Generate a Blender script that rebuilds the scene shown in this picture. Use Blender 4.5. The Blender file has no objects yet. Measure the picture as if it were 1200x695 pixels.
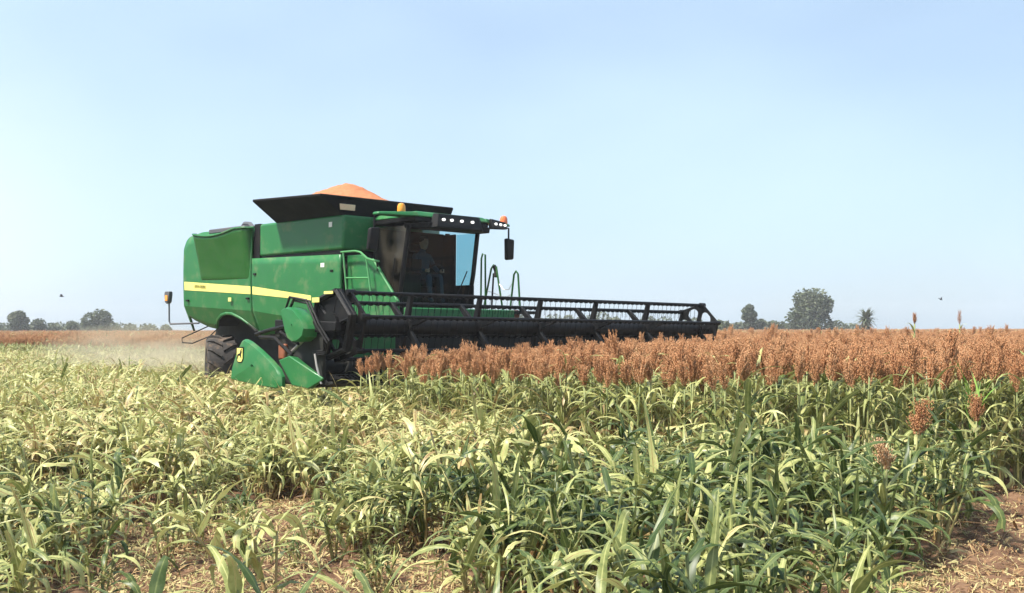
import bpy, bmesh, math, random
import numpy as np
from mathutils import Vector, Matrix, Euler, noise as mnoise

random.seed(7)
RNG = np.random.default_rng(11)
R = math.radians
scene = bpy.context.scene

# ------------------------------------------------------------------ camera
CAM_H = 1.6
FPX, HORIZON = 1300.0, 386.5               # focal length and horizon line measured on the 1200 px wide photograph
cam_d = bpy.data.cameras.new("camera")
cam_d.sensor_width = 36.0
cam_d.lens = 36.0 * FPX / 1200.0
cam_d.clip_start, cam_d.clip_end = 0.1, 8000.0
cam = bpy.data.objects.new("camera", cam_d)
cam.location = (0, 0, CAM_H)
cam.rotation_euler = (R(90) + math.atan((HORIZON - 347.5) / FPX), R(0.1), 0)
scene.collection.objects.link(cam)
scene.camera = cam

# ------------------------------------------------------------------ sky and sun
SUN_EL, SUN_AZ = R(58), R(-112)            # azimuth measured from +Y towards +X: high sun to the left
world = bpy.data.worlds.new("World")
scene.world = world
world.use_nodes = True
nt = world.node_tree
nt.nodes.clear()
out = nt.nodes.new("ShaderNodeOutputWorld")
bg = nt.nodes.new("ShaderNodeBackground")
sky = nt.nodes.new("ShaderNodeTexSky")
sky.sky_type = 'NISHITA'
sky.sun_disc = False
sky.sun_elevation = SUN_EL
sky.sun_rotation = SUN_AZ
sky.air_density, sky.dust_density, sky.ozone_density = 1.0, 1.6, 2.2
bg.inputs["Strength"].default_value = 0.080
tc = nt.nodes.new("ShaderNodeTexCoord")
mp = nt.nodes.new("ShaderNodeMapping")
mp.inputs["Location"].default_value = (0.35, 0.1, 0.28)
mp.inputs["Scale"].default_value = (1.1, 1.1, 2.6)
nz = nt.nodes.new("ShaderNodeTexNoise")
nz.inputs["Scale"].default_value = 1.4
nz.inputs["Detail"].default_value = 3.0
nz.inputs["Roughness"].default_value = 0.5
rp = nt.nodes.new("ShaderNodeValToRGB")
rp.color_ramp.elements[0].position, rp.color_ramp.elements[0].color = 0.32, (0.34, 0.34, 0.34, 1)
rp.color_ramp.elements[1].position, rp.color_ramp.elements[1].color = 0.74, (0.80, 0.80, 0.80, 1)
mx = nt.nodes.new("ShaderNodeMixRGB")
mx.inputs["Color2"].default_value = (4.7, 6.05, 7.5, 1)
nt.links.new(tc.outputs["Generated"], mp.inputs["Vector"])
nt.links.new(mp.outputs["Vector"], nz.inputs["Vector"])
nt.links.new(nz.outputs["Fac"], rp.inputs["Fac"])
dist = nt.nodes.new("ShaderNodeVectorMath"); dist.operation = 'DISTANCE'     # a bright cloud bank low on the left
dist.inputs[1].default_value = (-0.50, 0.87, 0.06)
nt.links.new(tc.outputs["Generated"], dist.inputs[0])
bank = nt.nodes.new("ShaderNodeMapRange"); bank.interpolation_type = 'SMOOTHSTEP'
bank.inputs["From Min"].default_value, bank.inputs["From Max"].default_value = 0.24, 0.0
bank.inputs["To Min"].default_value, bank.inputs["To Max"].default_value = 0.0, 0.3
nt.links.new(dist.outputs["Value"], bank.inputs["Value"])
mx2 = nt.nodes.new("ShaderNodeMixRGB")
mx2.inputs["Color2"].default_value = (8.6, 8.7, 8.8, 1)
nt.links.new(bank.outputs["Result"], mx2.inputs["Fac"])
nt.links.new(mx.outputs["Color"], mx2.inputs["Color1"])
nt.links.new(rp.outputs["Color"], mx.inputs["Fac"])
nt.links.new(sky.outputs["Color"], mx.inputs["Color1"])
nt.links.new(mx2.outputs["Color"], bg.inputs["Color"])
nt.links.new(bg.outputs["Background"], out.inputs["Surface"])

sun_d = bpy.data.lights.new("sun", 'SUN')
sun_d.energy = 4.4
sun_d.angle = R(6.0)
sun_d.color = (1.0, 0.94, 0.84)
sun = bpy.data.objects.new("sun", sun_d)
to_sun = Vector((math.cos(SUN_EL) * math.sin(SUN_AZ), math.cos(SUN_EL) * math.cos(SUN_AZ), math.sin(SUN_EL)))
sun.rotation_euler = to_sun.to_track_quat('Z', 'Y').to_euler()
scene.collection.objects.link(sun)

vs = scene.view_settings
vs.view_transform, vs.look, vs.exposure, vs.gamma = 'Standard', 'None', 1.08, 1.0
vs.use_curve_mapping = False
scene.cycles.max_bounces = 7
scene.cycles.diffuse_bounces = 3
scene.cycles.glossy_bounces = 3
scene.cycles.transmission_bounces = 4
scene.cycles.transparent_max_bounces = 8
scene.cycles.volume_bounces = 0
scene.cycles.use_denoising = True
scene.cycles.use_adaptive_sampling = True
scene.cycles.adaptive_threshold = 0.02

# ------------------------------------------------------------------ materials
def new_mat(name):
    m = bpy.data.materials.new(name)
    m.use_nodes = True
    return m, m.node_tree, m.node_tree.nodes["Principled BSDF"]

def ramp_of(t, stops, interp='LINEAR'):
    r = t.nodes.new("ShaderNodeValToRGB")
    cr = r.color_ramp
    cr.interpolation = interp
    while len(cr.elements) < len(stops):
        cr.elements.new(0.5)
    for e, (p, c) in zip(cr.elements, stops):
        e.position = p
        e.color = (*c, 1) if len(c) == 3 else c
    return r

def paint(name, col, rough=0.4, metal=0.0, coat=0.0, dirt=None, dirt_amt=0.35, scale=3.0, bump=0.0):
    """Plain paint or plastic with uneven tone and dust speckle of its own."""
    m, t, b = new_mat(name)
    b.inputs["Roughness"].default_value = rough
    b.inputs["Metallic"].default_value = metal
    b.inputs["Coat Weight"].default_value = coat
    b.inputs["Coat Roughness"].default_value = 0.12
    co = t.nodes.new("ShaderNodeTexCoord")
    n = t.nodes.new("ShaderNodeTexNoise")
    n.inputs["Scale"].default_value = scale
    n.inputs["Detail"].default_value = 8
    n.inputs["Roughness"].default_value = 0.65
    t.links.new(co.outputs["Object"], n.inputs["Vector"])
    d = dirt or tuple(min(1, c * 1.35 + 0.01) for c in col)
    lo = tuple(c * 0.86 for c in col)
    mixd = tuple(a * (1 - dirt_amt) + q * dirt_amt for a, q in zip(col, d))
    r = ramp_of(t, [(0.3, lo), (0.52, col), (0.78, mixd)])
    t.links.new(n.outputs["Fac"], r.inputs["Fac"])
    t.links.new(r.outputs["Color"], b.inputs["Base Color"])
    rr = t.nodes.new("ShaderNodeMapRange")
    rr.inputs["From Min"].default_value, rr.inputs["From Max"].default_value = 0.3, 0.75
    rr.inputs["To Min"].default_value, rr.inputs["To Max"].default_value = max(0.05, rough - 0.08), min(1, rough + 0.2)
    t.links.new(n.outputs["Fac"], rr.inputs["Value"])
    t.links.new(rr.outputs["Result"], b.inputs["Roughness"])
    if bump:
        bp = t.nodes.new("ShaderNodeBump")
        bp.inputs["Strength"].default_value = bump
        bp.inputs["Distance"].default_value = 0.02
        n2 = t.nodes.new("ShaderNodeTexNoise")
        n2.inputs["Scale"].default_value = 1.3 if scale < 40 else 38.0
        t.links.new(co.outputs["Object"], n2.inputs["Vector"])
        t.links.new(n2.outputs["Fac"], bp.inputs["Height"])
        t.links.new(bp.outputs["Normal"], b.inputs["Normal"])
    return m

DUST = (0.36, 0.28, 0.17)
M = {}
M['green'] = paint("green_paint", (0.017, 0.150, 0.040), 0.42, coat=0.12, dirt=DUST, dirt_amt=0.36, bump=0.12)
M['green_dark'] = paint("green_paint_darkened", (0.006, 0.092, 0.007), 0.45, coat=0.1, dirt=DUST, dirt_amt=0.10, bump=0.1)  # body green darkened: the scoop cover's shade and reflection are in the colour
M['green_light'] = paint("green_rail_paint", (0.07, 0.27, 0.09), 0.45, dirt=DUST, dirt_amt=0.2)
M['yellow'] = paint("yellow_decal", (0.84, 0.75, 0.20), 0.4, dirt=(0.5, 0.42, 0.2), dirt_amt=0.3)
M['yellow_text'] = paint("olive_letters", (0.24, 0.24, 0.06), 0.5)
M['black'] = paint("black_paint", (0.006, 0.006, 0.007), 0.5, dirt=DUST, dirt_amt=0.05)
M['black_panel'] = paint("black_hopper_sheet", (0.004, 0.004, 0.005), 0.8, dirt=DUST, dirt_amt=0.015)
M['black'].node_tree.nodes['Principled BSDF'].inputs['Specular IOR Level'].default_value = 0.22
M['black_panel'].node_tree.nodes['Principled BSDF'].inputs['Specular IOR Level'].default_value = 0.15
for q in ('green', 'green_dark'):
    M[q].node_tree.nodes['Principled BSDF'].inputs['Specular IOR Level'].default_value = 0.35
M['interior'] = paint('cab_lining', (0.006, 0.0065, 0.007), 0.9, dirt=(0.012, 0.012, 0.012), dirt_amt=0.5)
M['interior'].node_tree.nodes['Principled BSDF'].inputs['Specular IOR Level'].default_value = 0.1
M['dark'] = paint("dark_machinery", (0.010, 0.011, 0.009), 0.8, dirt=DUST, dirt_amt=0.08)
M['rubber'] = paint("tyre_rubber", (0.035, 0.030, 0.027), 0.85, dirt=(0.30, 0.20, 0.13), dirt_amt=0.95, scale=4)
M['steel'] = paint("bare_steel", (0.42, 0.40, 0.37), 0.4, metal=0.7, dirt=DUST, dirt_amt=0.4)
M['grey'] = paint("grey_plastic", (0.09, 0.09, 0.10), 0.5, dirt=DUST, dirt_amt=0.15)
M['rust'] = paint("rusty_orange_part", (0.24, 0.075, 0.03), 0.6, dirt=(0.2, 0.08, 0.03), dirt_amt=0.7)
M['peach'] = paint("peach_reflector", (0.85, 0.62, 0.42), 0.35)
M['white'] = paint("white_marker", (0.80, 0.80, 0.74), 0.4)
M['skin'] = paint("skin", (0.36, 0.19, 0.12), 0.5)
M['shirt'] = paint("dark_shirt", (0.035, 0.045, 0.06), 0.85)
M['hair'] = paint("dark_hair", (0.012, 0.009, 0.007), 0.7)

def amber(name, col):
    m, t, b = new_mat(name)
    b.inputs["Base Color"].default_value = (*col, 1)
    b.inputs["Roughness"].default_value = 0.25
    b.inputs["Subsurface Weight"].default_value = 0.3
    b.inputs["Subsurface Radius"].default_value = (0.05, 0.03, 0.01)
    return m
M['amber'] = amber("amber_plastic", (0.85, 0.33, 0.04))
M['red_amber'] = amber("orange_red_plastic", (0.85, 0.20, 0.07))

def lamp_mat():
    m, t, b = new_mat("lit_work_lamp")
    b.inputs["Base Color"].default_value = (0.9, 0.9, 0.88, 1)
    b.inputs["Emission Color"].default_value = (1, 0.97, 0.92, 1)
    b.inputs["Emission Strength"].default_value = 0.6
    return m
M['lamp'] = lamp_mat()

def glass_mat(name, tint, trans):
    m, t, b = new_mat(name)
    o = t.nodes["Material Output"]
    tr = t.nodes.new("ShaderNodeBsdfTransparent")
    tr.inputs["Color"].default_value = (*tint, 1)
    gl = t.nodes.new("ShaderNodeBsdfGlossy")
    gl.inputs["Roughness"].default_value = 0.03
    gl.inputs["Color"].default_value = (0.9, 0.95, 1, 1)
    lw = t.nodes.new("ShaderNodeLayerWeight")
    lw.inputs["Blend"].default_value = 0.5
    pw = t.nodes.new("ShaderNodeMath"); pw.operation = 'POWER'; pw.inputs[1].default_value = 5.0
    t.links.new(lw.outputs["Facing"], pw.inputs[0])
    fr = t.nodes.new("ShaderNodeMath"); fr.operation = 'MULTIPLY_ADD'
    fr.inputs[1].default_value, fr.inputs[2].default_value = 0.8, 0.02
    t.links.new(pw.outputs[0], fr.inputs[0])
    mixg = t.nodes.new("ShaderNodeMixShader")
    t.links.new(fr.outputs[0], mixg.inputs["Fac"])
    t.links.new(tr.outputs["BSDF"], mixg.inputs[1])
    t.links.new(gl.outputs["BSDF"], mixg.inputs[2])
    # film on the pane: dust, on the door also mottled reflections as colour
    df = t.nodes.new("ShaderNodeBsdfDiffuse")
    df.inputs["Color"].default_value = (0.30, 0.26, 0.19, 1)
    co = t.nodes.new("ShaderNodeTexCoord")
    n = t.nodes.new("ShaderNodeTexNoise")
    n.inputs["Scale"].default_value = 2.2
    n.inputs["Detail"].default_value = 4
    t.links.new(co.outputs["Object"], n.inputs["Vector"])
    mr = t.nodes.new("ShaderNodeMapRange")
    mr.inputs["From Min"].default_value, mr.inputs["From Max"].default_value = 0.4, 0.75
    mr.inputs["To Min"].default_value, mr.inputs["To Max"].default_value = 0.0, 1.0 - trans
    t.links.new(n.outputs["Fac"], mr.inputs["Value"])
    m2 = t.nodes.new("ShaderNodeMixShader")
    t.links.new(mr.outputs["Result"], m2.inputs["Fac"])
    t.links.new(mixg.outputs["Shader"], m2.inputs[1])
    t.links.new(df.outputs["BSDF"], m2.inputs[2])
    t.links.new(m2.outputs["Shader"], o.inputs["Surface"])
    return m
M['glass'] = glass_mat("tinted_cab_glass", (0.50, 0.73, 0.78), 0.985)
M['door_glass'] = glass_mat("dusty_mottled_door_glass", (0.30, 0.36, 0.37), 0.80)

def leaf_mat(name, stops, translucent=0.3, rough=0.5, rnd=0.25, spec=0.35):
    """Leaf colour runs along the stops by each leaf's own tone, a little by plant and by blotches on the blade."""
    m, t, b = new_mat(name)
    o = t.nodes["Material Output"]
    at = t.nodes.new("ShaderNodeAttribute")
    at.attribute_name = "tone"
    oi = t.nodes.new("ShaderNodeObjectInfo")
    co = t.nodes.new("ShaderNodeTexCoord")
    n = t.nodes.new("ShaderNodeTexNoise")
    n.inputs["Scale"].default_value = 16.0
    n.inputs["Detail"].default_value = 7.0
    n.inputs["Roughness"].default_value = 0.75
    t.links.new(co.outputs["Object"], n.inputs["Vector"])
    a1 = t.nodes.new("ShaderNodeMath"); a1.operation = 'MULTIPLY_ADD'
    a1.inputs[1].default_value, a1.inputs[2].default_value = rnd, -rnd / 2
    t.links.new(oi.outputs["Random"], a1.inputs[0])
    a2 = t.nodes.new("ShaderNodeMath"); a2.operation = 'MULTIPLY_ADD'
    a2.inputs[1].default_value, a2.inputs[2].default_value = 0.62, -0.31
    t.links.new(n.outputs["Fac"], a2.inputs[0])
    s1 = t.nodes.new("ShaderNodeMath"); s1.operation = 'ADD'
    s2 = t.nodes.new("ShaderNodeMath"); s2.operation = 'ADD'; s2.use_clamp = True
    t.links.new(a1.outputs[0], s1.inputs[0]); t.links.new(a2.outputs[0], s1.inputs[1])
    t.links.new(s1.outputs[0], s2.inputs[0]); t.links.new(at.outputs["Fac"], s2.inputs[1])
    r = ramp_of(t, stops)
    # pale midrib and fine veins that run along the blade
    ac = t.nodes.new("ShaderNodeAttribute"); ac.attribute_name = "across"
    ab = t.nodes.new("ShaderNodeMath"); ab.operation = 'ABSOLUTE'
    t.links.new(ac.outputs["Fac"], ab.inputs[0])
    rib = t.nodes.new("ShaderNodeMapRange"); rib.interpolation_type = 'SMOOTHSTEP'
    rib.inputs["From Min"].default_value, rib.inputs["From Max"].default_value = 0.20, 0.04
    rib.inputs["To Min"].default_value, rib.inputs["To Max"].default_value = 0.0, 0.20
    t.links.new(ab.outputs[0], rib.inputs["Value"])
    vn = t.nodes.new("ShaderNodeMath"); vn.operation = 'MULTIPLY'; vn.inputs[1].default_value = 42.0
    t.links.new(ac.outputs["Fac"], vn.inputs[0])
    sn = t.nodes.new("ShaderNodeMath"); sn.operation = 'SINE'
    t.links.new(vn.outputs[0], sn.inputs[0])
    va = t.nodes.new("ShaderNodeMath"); va.operation = 'MULTIPLY_ADD'; va.inputs[1].default_value = 0.035
    t.links.new(sn.outputs[0], va.inputs[0]); t.links.new(rib.outputs["Result"], va.inputs[2])
    s3 = t.nodes.new("ShaderNodeMath"); s3.operation = 'ADD'; s3.use_clamp = True
    t.links.new(s2.outputs[0], s3.inputs[0]); t.links.new(va.outputs[0], s3.inputs[1])
    t.links.new(s3.outputs[0], r.inputs["Fac"])
    t.links.new(r.outputs["Color"], b.inputs["Base Color"])
    b.inputs["Roughness"].default_value = rough
    b.inputs["Specular IOR Level"].default_value = spec
    tl = t.nodes.new("ShaderNodeBsdfTranslucent")
    t.links.new(r.outputs["Color"], tl.inputs["Color"])
    mxs = t.nodes.new("ShaderNodeMixShader")
    mxs.inputs["Fac"].default_value = translucent
    t.links.new(b.outputs["BSDF"], mxs.inputs[1])
    t.links.new(tl.outputs["BSDF"], mxs.inputs[2])
    t.links.new(mxs.outputs["Shader"], o.inputs["Surface"])
    return m
# tone: 0 deep green .. 0.5 pale green .. 0.75 straw .. 1 brown
LEAF_STOPS = [(0.0, (0.034, 0.062, 0.012)), (0.25, (0.092, 0.128, 0.038)), (0.5, (0.275, 0.295, 0.095)),
              (0.70, (0.50, 0.51, 0.21)), (0.86, (0.40, 0.28, 0.12)), (1.0, (0.13, 0.065, 0.028))]
M['leaf'] = leaf_mat("sorghum_leaf", LEAF_STOPS, 0.2, 0.42)
M['stalk'] = leaf_mat("sorghum_stalk", [(0.0, (0.10, 0.16, 0.05)), (0.4, (0.30, 0.30, 0.11)), (0.75, (0.36, 0.24, 0.10)), (1.0, (0.20, 0.11, 0.05))], 0.05)
M['head'] = leaf_mat("sorghum_grain_head", [(0.0, (0.38, 0.17, 0.08)), (0.45, (0.56, 0.295, 0.148)), (0.8, (0.64, 0.385, 0.21)), (1.0, (0.62, 0.46, 0.28))], 0.30, 0.8, 0.3, 0.15)
M['tree_leaf'] = leaf_mat("tree_foliage", [(0.0, (0.040, 0.058, 0.032)), (0.5, (0.085, 0.110, 0.060)), (1.0, (0.16, 0.175, 0.09))], 0.25, 0.6, 0.1)  # greyed and paled: part of the distance haze is in this colour
M['palm_leaf'] = leaf_mat("palm_frond", [(0.0, (0.05, 0.075, 0.035)), (0.5, (0.10, 0.125, 0.06)), (1.0, (0.20, 0.14, 0.075))], 0.2, 0.6, 0.1)
M['weed'] = leaf_mat("weed_leaf", [(0.0, (0.12, 0.26, 0.035)), (0.5, (0.22, 0.40, 0.07)), (1.0, (0.36, 0.48, 0.13))], 0.35)
M['bark'] = paint("bark", (0.075, 0.055, 0.04), 0.9, dirt=(0.2, 0.16, 0.12), dirt_amt=0.5, scale=5)
M['litter'] = leaf_mat("dry_straw", [(0.0, (0.22, 0.23, 0.06)), (0.4, (0.46, 0.39, 0.19)), (0.75, (0.33, 0.20, 0.09)), (1.0, (0.16, 0.08, 0.04))], 0.1, 0.8, 0.0)
M['grain'] = paint("sorghum_grain", (0.44, 0.16, 0.065), 0.9, dirt=(0.58, 0.27, 0.13), dirt_amt=1.0, scale=45, bump=0.9)
M['rim'] = paint("dusty_rim_paint", (0.30, 0.22, 0.06), 0.6, dirt=(0.22, 0.14, 0.08), dirt_amt=0.8)
M['bird'] = paint("dark_feathers", (0.05, 0.05, 0.06), 0.8)

def soil_mat():
    m, t, b = new_mat("field_soil")
    co = t.nodes.new("ShaderNodeTexCoord")
    n1 = t.nodes.new("ShaderNodeTexNoise"); n1.inputs["Scale"].default_value = 0.9; n1.inputs["Detail"].default_value = 6
    n2 = t.nodes.new("ShaderNodeTexNoise"); n2.inputs["Scale"].default_value = 11.0; n2.inputs["Detail"].default_value = 8; n2.inputs["Roughness"].default_value = 0.7
    n3 = t.nodes.new("ShaderNodeTexVoronoi"); n3.inputs["Scale"].default_value = 26.0
    for n in (n1, n2, n3):
        t.links.new(co.outputs["Object"], n.inputs["Vector"])
    r1 = ramp_of(t, [(0.3, (0.11, 0.062, 0.040)), (0.55, (0.19, 0.115, 0.075)), (0.75, (0.26, 0.175, 0.11))])
    r2 = ramp_of(t, [(0.35, (0.5, 0.46, 0.42)), (0.65, (1.15, 1.1, 1.0))])
    t.links.new(n1.outputs["Fac"], r1.inputs["Fac"]); t.links.new(n2.outputs["Fac"], r2.inputs["Fac"])
    mm = t.nodes.new("ShaderNodeMixRGB"); mm.blend_type = 'MULTIPLY'; mm.inputs["Fac"].default_value = 0.8
    t.links.new(r1.outputs["Color"], mm.inputs["Color1"]); t.links.new(r2.outputs["Color"], mm.inputs["Color2"])
    t.links.new(mm.outputs["Color"], b.inputs["Base Color"])
    b.inputs["Roughness"].default_value = 0.95
    b.inputs["Specular IOR Level"].default_value = 0.1
    bp = t.nodes.new("ShaderNodeBump"); bp.inputs["Strength"].default_value = 0.7; bp.inputs["Distance"].default_value = 0.03
    t.links.new(n2.outputs["Fac"], bp.inputs["Height"]); t.links.new(bp.outputs["Normal"], b.inputs["Normal"])
    return m
M['soil'] = soil_mat()

# ------------------------------------------------------------------ helpers
def link(o, parent=None):
    scene.collection.objects.link(o)
    if parent is not None:
        o.parent = parent
    return o

def tag(o, label=None, cat=None, group=None, kind=None):
    if label: o["label"] = label
    if cat: o["category"] = cat
    if group: o["group"] = group
    if kind: o["kind"] = kind
    return o

def empty(name, loc, rz=0.0):
    o = bpy.data.objects.new(name, None)
    o.location = loc
    o.rotation_euler = (0, 0, rz)
    o.empty_display_size = 0.2
    return link(o)

class MB:
    """Collects shapes, then links them as ONE mesh object."""
    def __init__(self, shift=(0, 0, 0)):
        self.v, self.f, self.s = [], [], Vector(shift)
    def add(self, vs, fs):
        k = len(self.v)
        self.v += [Vector(p) + self.s for p in vs]
        self.f += [tuple(i + k for i in q) for q in fs]
        return self
    def box(self, x0, x1, y0, y1, z0, z1):
        vs = [(x, y, z) for x in (x0, x1) for y in (y0, y1) for z in (z0, z1)]
        return self.add(vs, [(0, 1, 3, 2), (4, 6, 7, 5), (0, 4, 5, 1), (2, 3, 7, 6), (0, 2, 6, 4), (1, 5, 7, 3)])
    def hexa(self, a, b):
        """a, b: two loops of equal length bridged and capped."""
        n = len(a)
        fs = [tuple(range(n))[::-1], tuple(range(n, 2 * n))]
        fs += [(i, (i + 1) % n, n + (i + 1) % n, n + i) for i in range(n)]
        return self.add(list(a) + list(b), fs)
    def prism_y(self, pts, y0, y1):
        return self.hexa([(x, y0, z) for x, z in pts], [(x, y1, z) for x, z in pts])
    def tube(self, pts, r, n=8, r2=None, cap=True):
        pts = [Vector(p) for p in pts]
        rings, m = [], len(pts)
        up = None
        for i, p in enumerate(pts):
            d = (pts[min(i + 1, m - 1)] - pts[max(i - 1, 0)]).normalized()
            if up is None:
                up = Vector((0, 0, 1)) if abs(d.z) < 0.9 else Vector((1, 0, 0))
            s = d.cross(up).normalized()
            up = s.cross(d).normalized()
            rr = r if r2 is None else r + (r2 - r) * i / (m - 1)
            rings += [p + (s * math.cos(2 * math.pi * k / n) + up * math.sin(2 * math.pi * k / n)) * rr for k in range(n)]
        fs = []
        for i in range(m - 1):
            for k in range(n):
                a, b = i * n + k, i * n + (k + 1) % n
                fs.append((a, b, b + n, a + n))
        if cap:
            fs.append(tuple(range(n))[::-1]); fs.append(tuple(range((m - 1) * n, m * n)))
        return self.add(rings, fs)
    def lathe_y(self, prof, c, n=40):
        """prof: closed list of (radius, y) turned about the y axis through c."""
        vs = []
        for k in range(n):
            a = 2 * math.pi * k / n
            vs += [(c[0] + r * math.cos(a), c[1] + y, c[2] + r * math.sin(a)) for r, y in prof]
        m, fs = len(prof), []
        for k in range(n):
            for j in range(m):
                fs.append((k * m + j, k * m + (j + 1) % m, ((k + 1) % n) * m + (j + 1) % m, ((k + 1) % n) * m + j))
        return self.add(vs, fs)
    def lathe_z(self, prof, c, n=20):
        """prof: open list of (radius, z) turned about a vertical axis, ends closed."""
        vs = []
        for k in range(n):
            a = 2 * math.pi * k / n
            vs += [(c[0] + r * math.cos(a), c[1] + r * math.sin(a), c[2] + z) for r, z in prof]
        m, fs = len(prof), []
        for k in range(n):
            for j in range(m - 1):
                fs.append((k * m + j, ((k + 1) % n) * m + j, ((k + 1) % n) * m + j + 1, k * m + j + 1))
        fs.append(tuple(k * m for k in range(n))[::-1]); fs.append(tuple(k * m + m - 1 for k in range(n)))
        return self.add(vs, fs)
    def grid(self, rows):
        """rows of points, all of the same length"""
        n = len(rows[0])
        fs = [(i * n + j, i * n + j + 1, (i + 1) * n + j + 1, (i + 1) * n + j) for i in range(len(rows) - 1) for j in range(n - 1)]
        return self.add([p for r in rows for p in r], fs)
    def mesh(self, name):
        me = bpy.data.meshes.new(name)
        me.from_pydata([tuple(p) for p in self.v], [], self.f)
        bm = bmesh.new(); bm.from_mesh(me)
        bmesh.ops.recalc_face_normals(bm, faces=bm.faces)
        bm.to_mesh(me); bm.free()
        return me
    def build(self, name, mat, parent=None, bevel=0.0, smooth=False, seg=2, solid=0.0):
        me = self.mesh(name)
        me.materials.append(mat)
        o = link(bpy.data.objects.new(name, me), parent)
        if smooth or bevel:
            me.polygons.foreach_set("use_smooth", [True] * len(me.polygons))
            try:
                me.set_sharp_from_angle(angle=R(38))
            except Exception:
                pass
        if solid:
            md = o.modifiers.new("thickness", 'SOLIDIFY'); md.thickness = solid; md.offset = -1
        if bevel:
            md = o.modifiers.new("bevel", 'BEVEL'); md.width = bevel; md.segments = seg; md.limit_method = 'ANGLE'; md.angle_limit = R(30)
            md.harden_normals = False
        return o

def text_mesh(txt, size, depth=0.004):
    c = bpy.data.curves.new("letters", 'FONT')
    c.body, c.size, c.extrude, c.align_x, c.align_y = txt, size, depth, 'CENTER', 'CENTER'
    o = bpy.data.objects.new("letters", c)
    scene.collection.objects.link(o)
    dg = bpy.context.evaluated_depsgraph_get()
    me = bpy.data.meshes.new_from_object(o.evaluated_get(dg))
    bpy.data.objects.remove(o)
    return me

# ------------------------------------------------------------------ field layout
AL = R(44)
FW = Vector((math.sin(AL), -math.cos(AL), 0))       # the harvester drives this way
LF = Vector((math.cos(AL), math.sin(AL), 0))        # its left
MC = Vector((0.703, 19.062, 0))                     # ground under the middle of the reel
ROT = math.atan2(FW.y, FW.x)

def to_tv(x, y):
    dx, dy = x - MC.x, y - MC.y
    return dx * FW.x + dy * FW.y, dx * LF.x + dy * LF.y

def bare(x, y):
    """strips of open soil among the stubble"""
    w = 0.30 * mnoise.noise((x * 1.6, y * 1.6, 2)) + 0.25 * mnoise.noise((x * 4, y * 4, 4))
    if ((x + 2.12 + 0.06 * (y - 8)) / 0.9) ** 2 + ((y - 8.5) / 2.0) ** 2 < 1 + w: return True
    if ((x - 0.80) / 0.42) ** 2 + ((y - 9.7) / 1.25) ** 2 < 1 + w: return True
    if ((x - 2.45) / 0.5) ** 2 + ((y - 6.6) / 0.8) ** 2 < 1 + w: return True
    if ((x + 0.75) / 0.4) ** 2 + ((y - 6.9) / 1.2) ** 2 < 1 + w: return True
    if x > 2.40 + (y - 6.85) * 0.56 + 0.4 * w and y < 11.4: return True
    return y < 15 and mnoise.noise((x * 0.9 + 7, y * 0.55, 11)) > 0.27

# ------------------------------------------------------------------ ground
def axis(lo, hi, step, far_lo, far_hi):
    a = list(np.arange(lo, hi + 1e-6, step))
    s, x = step, hi
    while x < far_hi:
        s *= 1.25; x += s; a.append(x)
    s, x = step, lo
    while x > far_lo:
        s *= 1.25; x -= s; a.insert(0, x)
    return a
def ground():
    xs = axis(-6, 7, 0.06, -250, 250)
    ys = axis(4, 15, 0.06, -8, 330)
    vs = []
    for y in ys:
        for x in xs:
            z = 0.0
            if -12 < x < 13 and 1 < y < 24:
                fade = min(1, (x + 12) / 5, (13 - x) / 5, (y - 1) / 3, (24 - y) / 8)
                z = fade * (0.045 * mnoise.noise((x * 1.3, y * 1.3, 0)) + 0.035 * mnoise.noise((x * 4.1, y * 4.1, 3)) + 0.02 * mnoise.noise((x * 10, y * 10, 7)))
                if x > 2.4 + (y - 6.6) * 0.46:
                    z += fade * (0.07 * abs(mnoise.noise((x * 5, y * 5, 9))) + 0.04 * abs(mnoise.noise((x * 13, y * 13, 2))))
            vs.append((x, y, z))
    n = len(xs)
    fs = [(i * n + j, i * n + j + 1, (i + 1) * n + j + 1, (i + 1) * n + j) for i in range(len(ys) - 1) for j in range(n - 1)]
    me = bpy.data.meshes.new("ground"); me.from_pydata(vs, [], fs)
    me.polygons.foreach_set("use_smooth", [True] * len(fs))
    me.materials.append(M['soil'])
    o = link(bpy.data.objects.new("ground", me)); o["kind"] = "structure"
ground()

# ------------------------------------------------------------------ plant pieces
class PM:
    """vertices with a tone each; becomes a plant part"""
    def __init__(self):
        self.v, self.f, self.t, self.c = [], [], [], []
    def add(self, vs, fs, tones, across=None):
        k = len(self.v)
        self.v += [tuple(p) for p in vs]
        self.f += [tuple(i + k for i in q) for q in fs]
        self.t += tones if isinstance(tones, list) else [tones] * len(vs)
        self.c += across if across is not None else [1.0] * len(vs)
    def merge(self, other):
        self.add(other.v, other.f, list(other.t), list(other.c))
    def mesh(self, name, mats, mat_index=None):
        me = bpy.data.meshes.new(name)
        me.from_pydata(self.v, [], self.f)
        a = me.attributes.new("tone", 'FLOAT', 'POINT')
        a.data.foreach_set("value", np.array(self.t, dtype=np.float32))
        a = me.attributes.new("across", 'FLOAT', 'POINT')
        a.data.foreach_set("value", np.array(self.c, dtype=np.float32))
        me.polygons.foreach_set("use_smooth", [True] * len(self.f))
        for m in mats:
            me.materials.append(m)
        if mat_index is not None:
            me.polygons.foreach_set("material_index", mat_index)
        return me

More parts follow.
